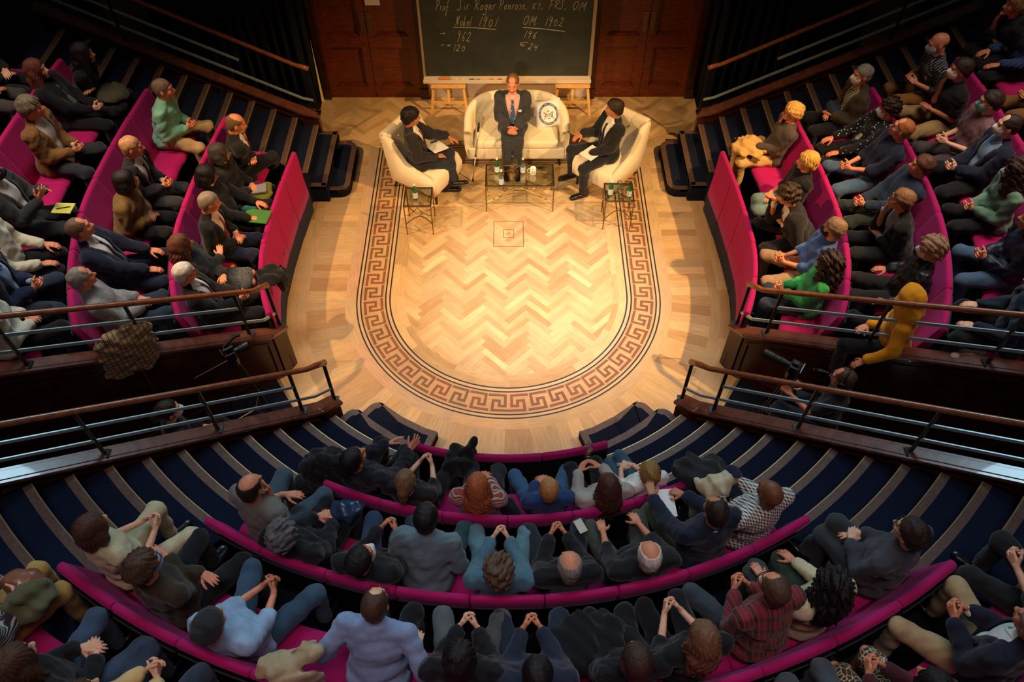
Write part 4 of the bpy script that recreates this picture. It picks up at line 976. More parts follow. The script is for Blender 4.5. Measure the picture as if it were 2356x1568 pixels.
def person(label,loc,face,lean=0,top='black',kind='jumper',shirt=None,tie=None,legs='black',hairk='short',hairc='hbrown',skin='l',arms='lap',lp='n',yaw=0,pit=0,mask=None,glasses=0,shoe=0,sleeve='long',scale=1.,fat=1.,skirt=0,seed=None,roll=0,badge=None,collar=None,tw=0,extra=None,brow=None,armo=None,legsk=None,seat=.46,group=None):
    """loc: point on the floor under the pelvis; face: heading; lean in degrees"""
    global SEED; SEED+=1; sd=SEED if seed is None else seed
    root=empty('person',loc,face-math.pi/2,label=label,cat='person'); root.scale=(scale,)*3
    hz=seat+.085; L=R(lean); pel=Vector((0,0,hz)); d=Vector((0,math.sin(L),math.cos(L))); T=Matrix.Rotation(-L,3,'X')@Matrix.Rotation(R(tw),3,'Z'); TM=[[T[i][j] for j in range(3)] for i in range(3)]
    def tp(x,y,z): return pel+T@Vector((x,y,z))
    N_=tp(0,-.01,.515); Sh={s:tp(s*.172*fat,-.01,.452) for s in(1,-1)}
    Hc=N_+Vector((0,.055,.150)); Hc=N_+ (d*.6+Vector((0,.25,1))*.4).normalized()*.163
    torso=[('e',tuple(tp(0,.0,.0)),(.172*fat,.128*fat,.12),TM),('e',tuple(tp(0,.014*fat,.14)),(.152*fat,.118*fat**1.5,.16),TM),('e',tuple(tp(0,.0,.32)),(.168*fat**.6,.115*fat**.6,.17),TM),('c',tuple(tp(-.145,-.012,.440)),tuple(tp(-.02,-.016,.462)),.058,.062),('c',tuple(tp(.145,-.012,.440)),tuple(tp(.02,-.016,.462)),.058,.062),('c',tuple(tp(0,-.02,.45)),tuple(N_),.072,.060)]
    A=ARMS[arms] if isinstance(arms,str) else arms; arm={}
    if arms in('chinR','chinL'):
        q=1 if arms=='chinR' else -1; c_=Hc+Matrix.Rotation(R(yaw),3,'Z')@Vector((q*.03,.115,-.205))-Vector((0,0,hz)); A=list(A); A[0 if q>0 else 3]=tuple(c_); A[1 if q>0 else 4]=(-q*.15,-.12,1)
    if armo: A=list(A); [A.__setitem__(k,v) for k,v in armo.items()]
    for s,w_,f,hk in ((1,A[0],A[1],A[2]),(-1,A[3],A[4],A[5])):
        W=Vector((w_[0],w_[1],hz+w_[2])); E,W=ik(Sh[s],W,s,out=.35 if arms!='cross' else .7); arm[s]=(E,W,Vector(f).normalized(),hk)
    # legs
    Hp={s:Vector((s*.085*fat,.02,hz)) for s in(1,-1)}; kz=seat+.06; leg={}
    X={'n':.13,'w':.21,'t':.075,'ww':.27}.get(lp,.1)
    for s in(1,-1):
        K=Vector((s*X,.45,kz)); An=Vector((s*X*1.02,.43,.09)); ft=.0
        if lp=='f': X=.11; K=Vector((s*.11,.42,kz)); An=Vector((s*.08,.62,.09))
        if lp in('c','C'):
            up=1 if lp=='c' else -1
            if s==up: K=Vector((s*-.0,.42,kz+.105)); An=Vector((-s*.15,.46,.23))
            else: K=Vector((s*.10,.42,kz)); An=Vector((s*.10,.36,.09))
        if lp=='x' :
            if s==1: K=Vector((.20,.40,kz+.09)); An=Vector((-.13,.46,kz+.13))
            else: K=Vector((-.13,.42,kz)); An=Vector((-.12,.40,.09))
        leg[s]=(K,An)
    ap=[('c',tuple(N_),tuple(Hc+Vector((0,-.026,-.055))),.058,.050)]
    for s in(1,-1):
        E,W,_,_=arm[s]; ap+=[('c',tuple(Sh[s]),tuple(E),.047,.038),('c',tuple(E),tuple(W),.037,.025)]
    lpz=[]
    for s in(1,-1):
        K,An=leg[s]; lpz+=[('c',tuple(Hp[s]),tuple(K),.074*fat**.5,.052),('c',tuple(K),tuple(An),.050,.034)]
    sk=skinmat(SK[skin] if isinstance(skin,str) else skin,col(brow or (hairc if hairk not in('beanie','hood') else 'hdbrown')))
    V0,Q0=smesh([(p[0],p[1],tuple(r*.86 for r in p[2]),p[3]) if p[0]=='e' else (*p[:3],p[3]*.86,p[4]*.86) for p in torso[:5]]+[torso[5]]+ap+[(*p[:3],p[3]*(.8 if not legsk else .97),p[4]*(.8 if not legsk else .97)) for p in lpz],.017,k=.02)
    # head
    t=Vector((0,2.2,1.1)); wp=Vector(loc); 
    hy=R(yaw); HM_=Matrix.Translation(Hc)@Matrix.Scale(1.06,4)@Matrix.Rotation(hy,4,'Z')@Matrix.Rotation(R(roll),4,'Y')@Matrix.Rotation(R(pit*.7),4,'X')@Matrix.Translation((0,.012,0))
    HV=np.array(HEAD[0]); MH=np.array(HM_); hv=HV@MH[:3,:3].T+MH[:3,3]
    Vs=[V0,hv]; Qs=[Q0,HEAD[1]+len(V0)]; fs=[np.tile(np.array([0,0,0,1],np.float32),(len(V0),1)),HEAD[2]]; n=len(V0)+len(hv)
    for s in(1,-1):
        E,W,f,hk=arm[s]; hv_,hq=HANDS[hk]; hv_=hv_.copy(); fa=(W-E).normalized(); f=(f+fa*.35).normalized()
        palm=Vector((0,0,-1))*(1-A[6])+Vector((-s,0,0))*A[6]
        if abs(f.z)>.6: palm=Vector((-s*.5,-1,0))
        bz=-(palm-f*palm.dot(f)).normalized(); bx=f.cross(bz)*1.0
        if s==-1: hv_[:,0]*=-1; hq=hq[:,::-1]
        # thumb of the right hand at -x when seen with the back of the hand up
        M=np.array([[bx[i],f[i],bz[i]] for i in range(3)],np.float32); hv2=hv_@M.T+np.array(W+f*.02,np.float32)
        Vs.append(hv2); Qs.append(hq+n); fs.append(np.tile(np.array([0,0,0,1],np.float32),(len(hv2),1))); n+=len(hv2)
    b=obj('body',np.concatenate(Vs),np.concatenate(Qs),sk,root,smooth=True)
    ca=b.data.color_attributes.new('feat','FLOAT_COLOR','POINT'); ca.data.foreach_set('color',np.concatenate(fs).astype(np.float32).ravel())
    # upper garment
    sl=[]
    g=.018 if kind!='suit' else .021
    for s in(1,-1):
        E,W,_,_=arm[s]; cuff=.97 if sleeve=='long' else 0
        wid=1.07 if kind in('suit','coat') else 1.0
        if sleeve=='long': sl+=[('c',tuple(Sh[s]),tuple(E),.058*wid,.050*wid),('c',tuple(E),tuple(E.lerp(W,.93)),.048*wid,.036*wid)]
        elif sleeve=='elbow': sl+=[('c',tuple(Sh[s]),tuple(E),.052,.044),('c',tuple(E),tuple(E.lerp(W,.28)),.043,.042)]
        elif sleeve=='short': sl+=[('c',tuple(Sh[s]),tuple(Sh[s].lerp(E,.68)),.054,.052)]
        else: sl+=[('c',tuple(Sh[s]),tuple(Sh[s].lerp(E,.12)),.050,.046)]
    tors=torso[:5]+([('c',tuple(tp(0,-.02,.45)),tuple(tp(0,-.015,.485)),.066,.058)] if kind in('jumper','tshirt') else [('c',tuple(tp(0,-.02,.45)),tuple(tp(0,-.018,.505)),.068,.060)])
    Ti=T.transposed(); 
    def loc_(X,Y,Z):
        x,y,z=X-pel.x,Y-pel.y,Z-pel.z; return (Ti[0][0]*x+Ti[0][1]*y+Ti[0][2]*z,Ti[1][0]*x+Ti[1][1]*y+Ti[1][2]*z,Ti[2][0]*x+Ti[2][1]*y+Ti[2][2]*z)
    cuts=[]
    if kind in('suit','open'):
        def vee(X,Y,Z):
            x,y,z=loc_(X,Y,Z); w_=np.clip((z-.03)*.25,.0,.098) if kind=='suit' else .045+.0*z+np.clip((z-.1)*.12,0,.05)
            d=np.abs(x)-w_; d=np.maximum(d,-(y-.02)); d=np.maximum(d,.03-z if kind=='suit' else -.02-z); return d
        cuts=[vee]
    skirtp=[]
    if kind in('suit','coat','open'): skirtp=[('e',tuple(tp(0,.03,-.03)),(.19*fat,.15*fat,.10),TM)]
    vs=.0135
    pt=lambda F,X,Y,Z:np.maximum(F,(hz-.10)-Z) if kind not in('coat',) else F
    V,Q=smesh(tors+skirtp+sl,vs,k=.028,grow=g,noise=.0046 if kind!='coat' else .0075,seed=sd,nf=.75,cuts=cuts,post=pt)
    tm=fab(top); nm={'suit':'jacket','open':'jacket','jumper':'jumper','tshirt':'t_shirt','shirt':'shirt','coat':'coat','dress':'dress','hoodie':'hoodie'}[kind]
    obj(nm,V,Q,tm,root,smooth=True)
    tall=tors
    def fronty(x,z,gr):
        y=np.linspace(.25,-.02,109); p=[tp(x,a,z) for a in y]; X=np.array([q.x for q in p]);Y=np.array([q.y for q in p]);Z=np.array([q.z for q in p]); D=np.full(len(y),1.)
        for pr in tall: D=smin(D,dprim(pr,X,Y,Z),.028)
        i=np.argmax(D<gr); return float(y[i])
    if shirt:
        cf=[]
        for s in(1,-1):
            if sleeve=='long':
                E,W,f,_=arm[s]; cf.append(('c',tuple(E.lerp(W,.90)),tuple(E.lerp(W,1.03)),.026,.028))
        V,Q=smesh([tors[1],tors[2],tors[3],tors[4],('c',tuple(tp(0,-.02,.45)),tuple(tp(0,-.008,.522)),.063,.056)],.0135,k=.028,grow=.006,seed=sd,post=lambda F,X,Y,Z:np.maximum(F,(hz+.03)-Z))
        n0=len(V)
        if cf: V2,Q2=smesh(cf,.010,k=.005,grow=.008); V=np.concatenate([V,V2]); Q=np.concatenate([Q,Q2+n0])
        so=obj('shirt',V,Q,fab(shirt),root,smooth=True)
        m=MB()
        for s in(1,-1):
            a=tp(s*.012,fronty(s*.012,.465,.014)+.004,.465); b_=tp(s*.052,.030,.508); c_=tp(s*.062,-.02,.522); m.tube([a,b_,c_,tp(s*.04,-.065,.53),tp(0,-.078,.53)],[.007,.012,.012,.011,.011],6)
        m.build('collar',fab(shirt),root,smooth=True)
    if collar:
        m=MB(); n_=18; m.tube([tp(.064*math.cos(a),-.018+.062*math.sin(a),.502+.012*math.sin(-a)) for a in [2*math.pi*k/n_ for k in range(n_)]],.011,6,closed=True); m.build('collar',fab(collar),root,smooth=True)
    if tie:
        m=MB(); zs=[.462,.445,.43,.36,.28,.19,.11,.05]; ws=[.016,.018,.012,.022,.028,.034,.038,.040]
        V=[];F=[]
        for z,w_ in zip(zs,ws):
            y=fronty(0,z,.010)+.006
            for x in(-w_,0,w_): V.append(tp(x,y+(.004 if x==0 else 0),z))
        for i in range(len(zs)-1):
            for j in(0,1): F.append((3*i+j,3*i+j+1,3*i+j+4,3*i+j+3))
        o=m.add(V,F).build('tie',fab(tie),root,smooth=True); sm=o.modifiers.new('s','SOLIDIFY'); sm.thickness=.006
    if kind=='suit':
        m=MB()
        for s in(1,-1):
            V=[];F=[]; zs=[.05,.13,.21,.30,.39,.455,.49]
            for z in zs:
                xi=max(.004,min(.098,(z-.03)*.25)); wo=.024+.036*math.sin(min(1,(z-.04)/.40)*math.pi*.75); y1=fronty(s*xi,z,g)+.006; y2=fronty(s*(xi+wo),z,g)+.005
                if z>.47: y1,y2=.012,-.0
                V+=[tp(s*xi,y1,z),tp(s*(xi+wo),y2,z)]
            F=[(2*i,2*i+1,2*i+3,2*i+2) for i in range(len(zs)-1)]; m.add(V,F)
        o=m.build('lapel',tm,root,smooth=True); sm=o.modifiers.new('s','SOLIDIFY'); sm.thickness=.006
    if badge:
        y=fronty(-.10,.32,g)+.007; p=tp(-.10,y,.32); o=MB().box((0,0,0),(.045,.004,.035)).build('name_badge',M_WHITE,root); o.matrix_local=Matrix.Translation(p)@T.to_4x4()
    # lower garment
    if legs:
        lg=[('e',tuple(pel+Vector((0,.0,-.01))),(.168*fat,.125*fat,.105))]
        for s in(1,-1):
            K,An=leg[s]
            if skirt: lg+=[('c',tuple(Hp[s]),tuple(Hp[s].lerp(K,.86)),.088,.082)]
            else: lg+=[('c',tuple(Hp[s]),tuple(K),.090*fat**.5,.066),('c',tuple(K),tuple(K.lerp(An,.93)),.064,.052)]
        V,Q=smesh(lg,.0145,k=.03 if not skirt else .09,grow=.006,noise=.004,seed=sd+50,nf=.7)
        obj('skirt' if skirt else 'trousers',V,Q,fab(legs),root,smooth=True)
    for s in(1,-1):
        K,An=leg[s]; dn=(An-K).normalized(); pitch=math.atan2(-dn.z,1e-3+math.hypot(dn.x,dn.y)*.6)-math.pi/2
        M=Matrix.Translation(An-Vector((0,0,.085)))
        if An.z>.15: fd=Vector((0,1,0)) if lp!='x' else Vector((-1,.3,0)); fd=fd.normalized(); q=(-dn); xx=fd.cross(q); xx.normalize(); fd2=q.cross(xx); M=Matrix(((xx.x,fd2.x,q.x),(xx.y,fd2.y,q.y),(xx.z,fd2.z,q.z))).to_4x4(); M=Matrix.Translation(An+dn*.075)@M
        shared('shoe',SHOEM,[M_SHOE,M_SHOEB,M_SHOET][shoe],root,M)
    # hair and things worn on the head
    if hairk and hairk!='bald':
        hs=sd%3 if hairk not in('hood','beanie') else 0
        shared({'hood':'hood','beanie':'beanie'}.get(hairk,'hair'),hairmesh(hairk,hs),hairmat(col(hairc)) if hairk not in('hood','beanie') else fab(top if hairk=='hood' else 'char'),root,HM_)
    if mask: shared('face_mask',MASKM,fab(mask),root,HM_)
    if glasses: shared('glasses',GLM,M_BLK,root,HM_)
    root['_h']=[*(Matrix.Translation(loc)@Matrix.Rotation(face-math.pi/2,4,'Z')@(Hc*scale))]
    if extra: extra(root,arm,tp,Hc,leg)
    del root['_h']
    return root
SEED=0
FOCUS=(0.,2.2)
def seated(row,u,v,label,knee=False,dface=0,gaze=True,scale=1.,dl=0,**k):
    """a seated member of the audience whose head (or knees) the photograph shows at pixel (u,v)"""
    z,rb=ROWS[row]; 
    def rho(x,y): return abs(x) if y>0 else math.hypot(x,y)
    def inward(x,y): return Vector((-math.copysign(1,x),0)) if (y>0 and abs(x)>2) else Vector((-x,-y)).normalized()
    x0,y0=px(u,v,z+1.1); kd='l' if x0<-2 and y0>-2.9 and x0<y0*.9 else 'r' if x0>2 and y0>-2.9 and -x0<y0*.9 else 'c'
    rb=RB(row,kd); Rp=rb-.29
    if knee:
        x,y=px(u,v,z+.56); n=inward(x,y); lean=k.pop('lean',6)
        e=rho(x,y); sc_=(Rp)/e; 
        X,Y=(math.copysign(Rp,x),y) if (y>0) else (x*sc_,y*sc_); pel=(X,Y)
    else:
        best=None
        for L10 in range(-15,46,1):
            L=R(L10); hd=.55*math.sin(L)+.05; hzz=z+(.545+.515*math.cos(L)+.158)*scale; x,y=px(u,v,hzz); e=abs(rho(x,y)-(Rp-hd*scale))
            if best is None or e<best[0]: best=(e,L10,x,y,hd)
        e,lean,x,y,hd=best; n=inward(x,y)
        pel=(x-n.x*hd*scale,y-n.y*hd*scale); 
        # keep the pelvis on its seat even if the head ray misses a little
        rr=rho(*pel); 
        if abs(rr-Rp)>.08:
            q=Rp+math.copysign(.08,rr-Rp); pel=(math.copysign(q,pel[0]),pel[1]) if pel[1]>0 else (pel[0]*q/rr,pel[1]*q/rr)
    lean+=dl
    f=math.atan2(n.y,n.x)+R(dface)
    g=math.atan2(FOCUS[1]-pel[1],FOCUS[0]-pel[0])-f; g=(g+math.pi)%(2*math.pi)-math.pi
    yaw=k.pop('yaw',0)+ (max(-55,min(55,math.degrees(g)*.75)) if gaze else 0)
    if DEBUG: print('P',row,u,v,'lean',lean,'rp %.2f'%rho(*pel),'yaw %.0f'%yaw)
    PERS.append((pel,z)); 
    k['fat']=k.get('fat',1.)*1.12
    return person(label,(pel[0],pel[1],z),f,lean=lean,yaw=yaw,scale=scale,**k)
PERS=[]; DEBUG=0
# ---------------------------------------------------------------- things people hold
def wp(root,p):
    """a point of a person's own frame in world coordinates"""
    return Matrix.Translation(root.location)@Matrix.Rotation(root.rotation_euler.z,4,'Z')@Vector([a*root.scale[0] for a in p])
def flat(name,root,p,size,mat,label,cat,rz=0,tilt=0,**k):
    o=MB().box((0,0,0),size).build(name,mat,label=label,cat=cat,**k); o.matrix_world=Matrix.Translation(wp(root,p))@Matrix.Rotation(root.rotation_euler.z+R(rz),4,'Z')@Matrix.Rotation(R(tilt),4,'X'); return o
def blob(name,loc,size,mat,label,cat,rz=0,seed=1,noise=.018,rot=None,voxel=.014,nf=.5,parts=None):
    P=parts or [('e',(0,0,0),tuple(a/2 for a in size)),('e',(size[0]*.2,size[1]*.1,-size[2]*.1),(size[0]*.3,size[1]*.4,size[2]*.42)),('e',(-size[0]*.22,-size[1]*.1,0),(size[0]*.28,size[1]*.36,size[2]*.4))]
    V,Q=smesh(P,voxel,k=.04,noise=noise,seed=seed,nf=nf); o=obj(name,V,Q,mat,smooth=True,label=label,cat=cat); o.location=loc; o.rotation_euler=rot or (0,0,rz); return o
# ---------------------------------------------------------------- the three speakers
def paper(root,p,sz,label,rz=0,tilt=20,n=1): return flat('papers',root,p,(sz[0],sz[1],.004),M_WHITE,label,'papers',rz,tilt)
def ex1(root,arm,tp,Hc,leg): paper(root,(.02,.27,.70),(.21,.29),'white sheets of paper held by the man in the left armchair',-62,14)
person('man in dark suit and red striped tie in the left armchair with papers',(-1.22,1.95,0),R(4),lean=-4,top=(40,38,42),kind='suit',shirt='white',tie='black/dstripe/red',legs=(38,40,52),hairk='thick',hairc='hblack',skin='t',
 arms=((.10,.24,.11),(-.3,.9,-.2),'rest',(-.20,.40,.20),(.2,.9,-.5),'rest',.2),lp='C',yaw=14,pit=-8,seat=.42,extra=ex1,tw=0)
person('elderly man in charcoal suit with blue patterned tie seated on the cream sofa',(.06,2.68,0),R(-91),lean=2,top=(58,60,66),kind='suit',shirt=(226,176,170),tie='blue/dots/white',legs=(52,56,64),hairk='thin',hairc=(120,88,60),skin='r',arms=((.06,.26,.13),(-.6,.75,-.1),'clasp',(-.06,.26,.14),(.6,.75,-.1),'clasp',.7),lp='t',yaw=-6,pit=-6,badge=1,seat=.44)
def ex3(root,arm,tp,Hc,leg): paper(root,(-.10,.30,.635),(.21,.27),'white sheet of paper on the knee of the man in the right armchair',25,0)
person('man in black suit and thin black tie in the right armchair',(1.36,2.10,0),R(-160),lean=-3,top=(30,30,34),kind='suit',shirt='white',tie='black',legs=(30,32,44),hairk='short',hairc='hdbrown',skin='t',
 arms=((.14,.33,.28),(-.1,.9,-.4),'rest',(-.10,.30,.105),(.7,.7,-.1),'rest',.1),lp='w',yaw=-32,pit=-4,seat=.43,extra=ex3)
# ---------------------------------------------------------------- left block, first row
seated('A',548,290,'bald man in black suit with bright red tie, left block first row',top='black',kind='suit',shirt='white',tie='red',legs='black',hairk='fringe',hairc='hgbrown',skin='r',arms='cross',lp='c',pit=-25,dface=22)
seated('A',512,352,'woman with grey hair and glasses holding a silver book, left block first row',top='black',kind='coat',legs='black',hairk='bob',hairc=(62,56,52),skin='t',arms='lap',glasses=1,pit=-6,scale=.95,
 extra=lambda r,arm,tp,Hc,leg:(flat('book',r,(.02,.34,.665),(.15,.21,.02),plain('silver_cover',(170,172,190),.3,.5),'silver-covered book held by the grey-haired woman in the left block','book',12),blob('scarf',wp(r,(.0,.36,.60)),(.26,.26,.12),cloth((96,96,30)),'olive green scarf on the lap under the silver book','scarf',seed=4)))
seated('A',484,402,'woman in black with glasses and a green folder on her lap, left block',top='black',kind='jumper',legs='black',hairk='bob',hairc='hblack',skin='r',arms='knees',glasses=1,pit=-22,scale=.95,sleeve='long',
 extra=lambda r,arm,tp,Hc,leg:(flat('folder',r,(.10,.42,.645),(.22,.30,.012),plain('green_card',(64,120,44),.7),'green folder on the lap of the woman in black','folder',-8),blob('gloves',wp(r,(-.05,.30,.64)),(.14,.10,.07),cloth((30,104,110)),'teal gloves beside the green folder','gloves',seed=6)))
seated('A',487,465,'grey-haired man in black suit with dark red patterned tie, first row left block',top='black',kind='suit',shirt=(232,208,190),tie='rust/dots/brown',legs='navy',hairk='crop',hairc=(150,132,110),skin='r',arms='lap',pit=-20)
def exk(r,arm,tp,Hc,leg): o=MB().lathe([(.001,.004),(.022,.004),(.022,-.004),(.001,-.004)],seg=14).build('medal',plain('yellow_metal',(220,190,60),.3,.7),label='small round yellow medal on the lap of the woman in the tweed skirt',cat='medal'); o.location=wp(r,(-.12,.26,.64))
seated('A',428,560,'woman with long brown hair, tweed skirt and bare knees, left block first row',top='char/tweed/black',kind='jumper',legs='grey/tweed/black',skirt=1,legsk=1,hairk='long',hairc=(96,58,36),skin='r',arms='cross',lp='t',scale=.95,extra=exk)
seated('A',436,625,'white-haired man in black suit and dark red tie behind the left handrail',top='black',kind='suit',shirt='white',tie=(84,24,34),legs='black',hairk='crop',hairc='hwhite',skin='r',arms='clasp',glasses=1,pit=-4)
# left block, second row
seated('B',380,205,'grey-haired man in mint green shirt and khaki trousers, second row left block',top='mint',kind='shirt',collar='mint',legs='khaki',hairk='crop',hairc=(116,96,82),skin='r',arms='clasp',lp='w',dl=0)
seated('B',308,338,'man with thinning ginger hair, dark suit and navy tie, left block second row',top=(38,36,40),kind='suit',shirt='white',tie='navy',legs='char',hairk='crop',hairc=(176,132,92),skin='r',arms='clasp',lp='n',pit=-10)
seated('B',293,415,'woman with black hair and glasses in ruffled golden brown jacket, second row left block',top='camel/camo/brown' and (128,98,50),kind='coat',legs='black',hairk='bob',hairc='hblack',skin='t',arms='lap',glasses=1,scale=.95,shirt=None,fat=1.15)
seated('B',205,522,'balding man in navy suit with hands resting on his thighs, second row left block',top='navy',kind='suit',shirt='white',tie='navy',legs='navy',hairk='thin',hairc='hgbrown',skin='r',arms='knees',lp='w',pit=14,dl=-4)
seated('B',200,635,'older man in grey pinstriped shirt behind the left handrail, second row left block',top='lgrey/tweed/grey',kind='shirt',collar='lgrey',legs='djeans',hairk='thin',hairc='hgrey',skin='r',arms='lap',lp='n',shoe=1,pit=6,dface=8)
# left block, third row
seated('C',195,122,'woman with long black hair and folded arms in black, third row left block',top='black',kind='jumper',legs='black',hairk='long',hairc='hblack',skin='t',arms='cross',scale=.95,sleeve='elbow',extra=lambda r,arm,tp,Hc,leg:blob('jacket',wp(r,(.02,.34,.66)),(.36,.34,.14),cloth((78,74,52)),'olive jacket folded on the lap of the long-haired woman in the third row','jacket',seed=9))
seated('C',95,160,'woman with wavy reddish hair and pale green embroidered black top, left block',top='black',kind='jumper',legs='black',hairk='long',hairc=(104,56,44),skin='p',arms='clasp',scale=.96,yaw=-6,pit=10,tie='sage/lace/black')
seated('C',78,248,'grey-brown haired man in tan jacket and white shirt, third row left block',top=(132,92,46),kind='suit',shirt='white',legs='char',hairk='thick',hairc=(112,98,78),skin='r',arms='clasp',lp='w')
def exnb(r,arm,tp,Hc,leg):
    o=flat('notepad',r,(-.02,.46,.665),(.20,.15,.012),plain('yellow_paper',(206,200,90),.8),'yellow notepad with a black pen on a knee at the left edge','notepad',80)
    MB().tube([(-.06,-.02,.010),(.07,.02,.010)],.005,6).build('pen',M_BLK,o)
seated('C',-14,392,'man in grey suit with raised hands and a yellow notepad, left edge',top=(40,42,44),kind='suit',shirt='white',legs='char',hairk='short',hairc='hblack',skin='r',arms='raise_',lp='n',mask='navy',extra=exnb)
seated('C',-30,500,'person in cream jumper and black trousers with hands on knees, left edge',top=(208,200,176),kind='jumper',legs='black',hairk='bob',hairc='hbrown',skin='r',arms='knees',scale=.97)
seated('C',-30,576,'man in navy suit with clasped hands at the left edge',top=(28,38,66),kind='suit',shirt='lblue',legs='djeans',hairk='short',hairc='hgrey',skin='r',arms='clasp',lp='w')
seated('C',-36,662,'person in loose cream shirt behind the left handrail at the frame edge',top=(206,200,178),kind='shirt',collar='white',legs='black',hairk='crop',hairc='hgrey',skin='r',arms='lap',dface=14)
seated('D',30,225,'person in dark trousers behind the man in the tan jacket, left edge',knee=True,top='black',kind='coat',legs=(66,64,56),hairk='short',hairc='hbrown',skin='r',arms='lap')
seated('D',60,190,'man in dark jacket with white cuffs and folded hands at the top left corner',knee=True,top=(44,38,36),kind='suit',shirt='white',legs='black',hairk='short',hairc='hbrown',skin='p',arms='lap')
# ---------------------------------------------------------------- right block, first row
def ext(r,arm,tp,Hc,leg):
    blob('jacket',wp(r,(.02,.34,.665)),(.40,.44,.13),cloth((206,166,96)),'crumpled light tan jacket on the lap of the golden-haired woman, right block','jacket',seed=12,noise=.022)
    blob('bag',wp(r,(.28,.42,.14)),(.24,.26,.30),M_SHOE,'black leather bag on the floor beside the golden-haired woman in the right block','bag',seed=3,noise=.01)
    MB().tube([wp(r,(.30,.50,.02)),wp(r,(.16,.42,.72))],.012,8).build('walking_stick',M_PINE,label='pale wooden walking stick beside the golden-haired woman in the right block',cat='walking stick')
seated('A',1816,258,'woman with short golden hair and brown jumper, hand to mouth, right block',top=(84,72,66),kind='jumper',legs=(214,176,112),hairk='thick',hairc='hblond',skin='r',arms='chinR',glasses=1,scale=.96,lp='n',extra=ext,shoe=1)
seated('A',1850,372,'woman with short yellow hair, black top and pale jeans, right block first row',top='black',kind='jumper',collar='lgrey/print/char',legs=(104,128,128),hairk='thick',hairc=(204,156,74),skin='r',arms='lap',lp='c',scale=.95,sleeve='elbow')
seated('A',1812,447,'man with curly brown hair in dark suit resting his head on his fist, right block',top=(38,32,34),kind='suit',shirt='white',tie=(90,48,52),legs='black',hairk='curly',hairc=(62,44,30),skin='r',arms='chinR',pit=-28,lp='w')
seated('A',1908,525,'man in blue t-shirt, black mask and khaki trousers, right block',top='blue',kind='tshirt',sleeve='elbow',legs=(160,130,100),hairk='short',hairc=(122,98,74),skin='r',mask='black',arms='clasp',lp='w',extra=lambda r,arm,tp,Hc,leg:blob('bag',wp(r,(.0,.20,.68)),(.22,.18,.14),cloth((122,60,32),'print','brown'),'rust brown bag on the lap of the man in the blue t-shirt','bag',seed=21))
seated('A',1905,604,'woman with long curly dark hair in bright green cardigan, first row right block',top='green',kind='jumper',legs='djeans',hairk='longcurly',hairc=(46,30,28),skin='r',arms='clasp',scale=.96,lp='n',dl=4)
# right block, second row
seated('B',1978,172,'grey-haired man in white face mask and olive tweed jacket, second row right block',top='olive/tweed/brown',kind='suit',shirt='cream/check/brown',legs='black',hairk='crop',hairc='hgrey',skin='r',mask='white',arms='lap',yaw=8,extra=lambda r,arm,tp,Hc,leg:blob('scarf',wp(r,(.05,.22,.72)),(.16,.24,.12),cloth((40,58,72)),'slate blue scarf on the lap of the man in the olive tweed jacket','scarf',seed=8))
seated('B',2035,250,'woman with curly dark hair, white mask and black polka dot top, right block',top='black/dots/white',kind='jumper',collar='cream',legs='black',hairk='curly',hairc=(46,26,22),skin='r',mask='white',arms='knees',scale=.95,tie='cream')
seated('B',2065,297,'man with thin ginger hair, glasses, navy t-shirt and jeans, right block',top='navy',kind='tshirt',sleeve='elbow',legs='jeans',hairk='thin',hairc=(150,92,52),skin='r',glasses=1,arms='clasp',pit=20,yaw=-12,lp='w')
seated('B',2110,382,'man with red-brown hair in dark blue jumper, second row right block',top=(34,48,66),kind='jumper',legs=(36,42,38),hairk='short',hairc=(84,50,36),skin='r',arms='clasp',pit=8)
seated('B',2070,460,'man with glasses and black jacket holding a hand to his mouth, right block',top='black',kind='suit',shirt='lgrey',legs=(34,36,36),hairk='short',hairc=(110,80,56),skin='r',glasses=1,arms='chinR')
seated('B',2132,570,'woman with frizzy brown hair, white mask and black leather jacket, right block',top=plain('black_leather_jacket',(26,34,34),.35,0,.3,.6,14),kind='coat',legs=(40,36,32),hairk='curly',hairc=(150,112,84),skin='r',mask='white',arms='sides',pit=-14)
seated('B',2088,684,'person in yellow hooded sweatshirt leaning a hand on the coping behind the right handrail',top='yellow',kind='hoodie',legs='black',hairk='hood',skin='r',arms=((.02,.30,.14),(-.8,.5,0),'rest',(-.36,.22,.03),(-.2,.6,-.7),'rest',0),lp='w',yaw=-45,scale=.95)
# right block, third row
def extab(r,arm,tp,Hc,leg): flat('tablet',r,(.02,.36,.74),(.22,.16,.012),M_BLK,'black tablet held by the bald man in the checked shirt','tablet',10,35); 
seated('C',2155,100,'bald man in navy checked shirt with blue mask and tablet, right block',top='navy/check/lgrey',kind='shirt',collar='navy',sleeve='elbow',legs=(140,92,40),hairk='bald',skin='r',mask='lblue',arms='hold',badge=1,pit=-16,brow='hgrey',extra=extab)
seated('C',2205,160,'man in black t-shirt and white mask touching his face, right block',top='black',kind='tshirt',sleeve='short',legs=(162,132,86),hairk='short',hairc='hdbrown',skin='r',mask='white',arms='chinR',lp='w')
seated('C',2270,235,'man in mauve t-shirt with glasses and green mask, right block',top='mauve',kind='tshirt',sleeve='short',legs=(72,62,60),hairk='short',hairc='hdbrown',skin='p',mask=(120,180,150),glasses=1,arms='kclasp',lp='n')
seated('C',2310,290,'man in navy jacket and light blue shirt with white mask, third row right block',top=(28,34,54),kind='suit',shirt='lblue',legs='black',hairk='thin',hairc='hdbrown',skin='p',mask='white',arms='clasp',lp='w')
seated('C',2340,392,'woman with long dark hair and mask in sage green hoodie, third row right block',top='sage',kind='hoodie',legs='black',hairk='longcurly',hairc=(58,36,30),skin='r',mask='lblue',arms='clasp',scale=.95,dl=4)
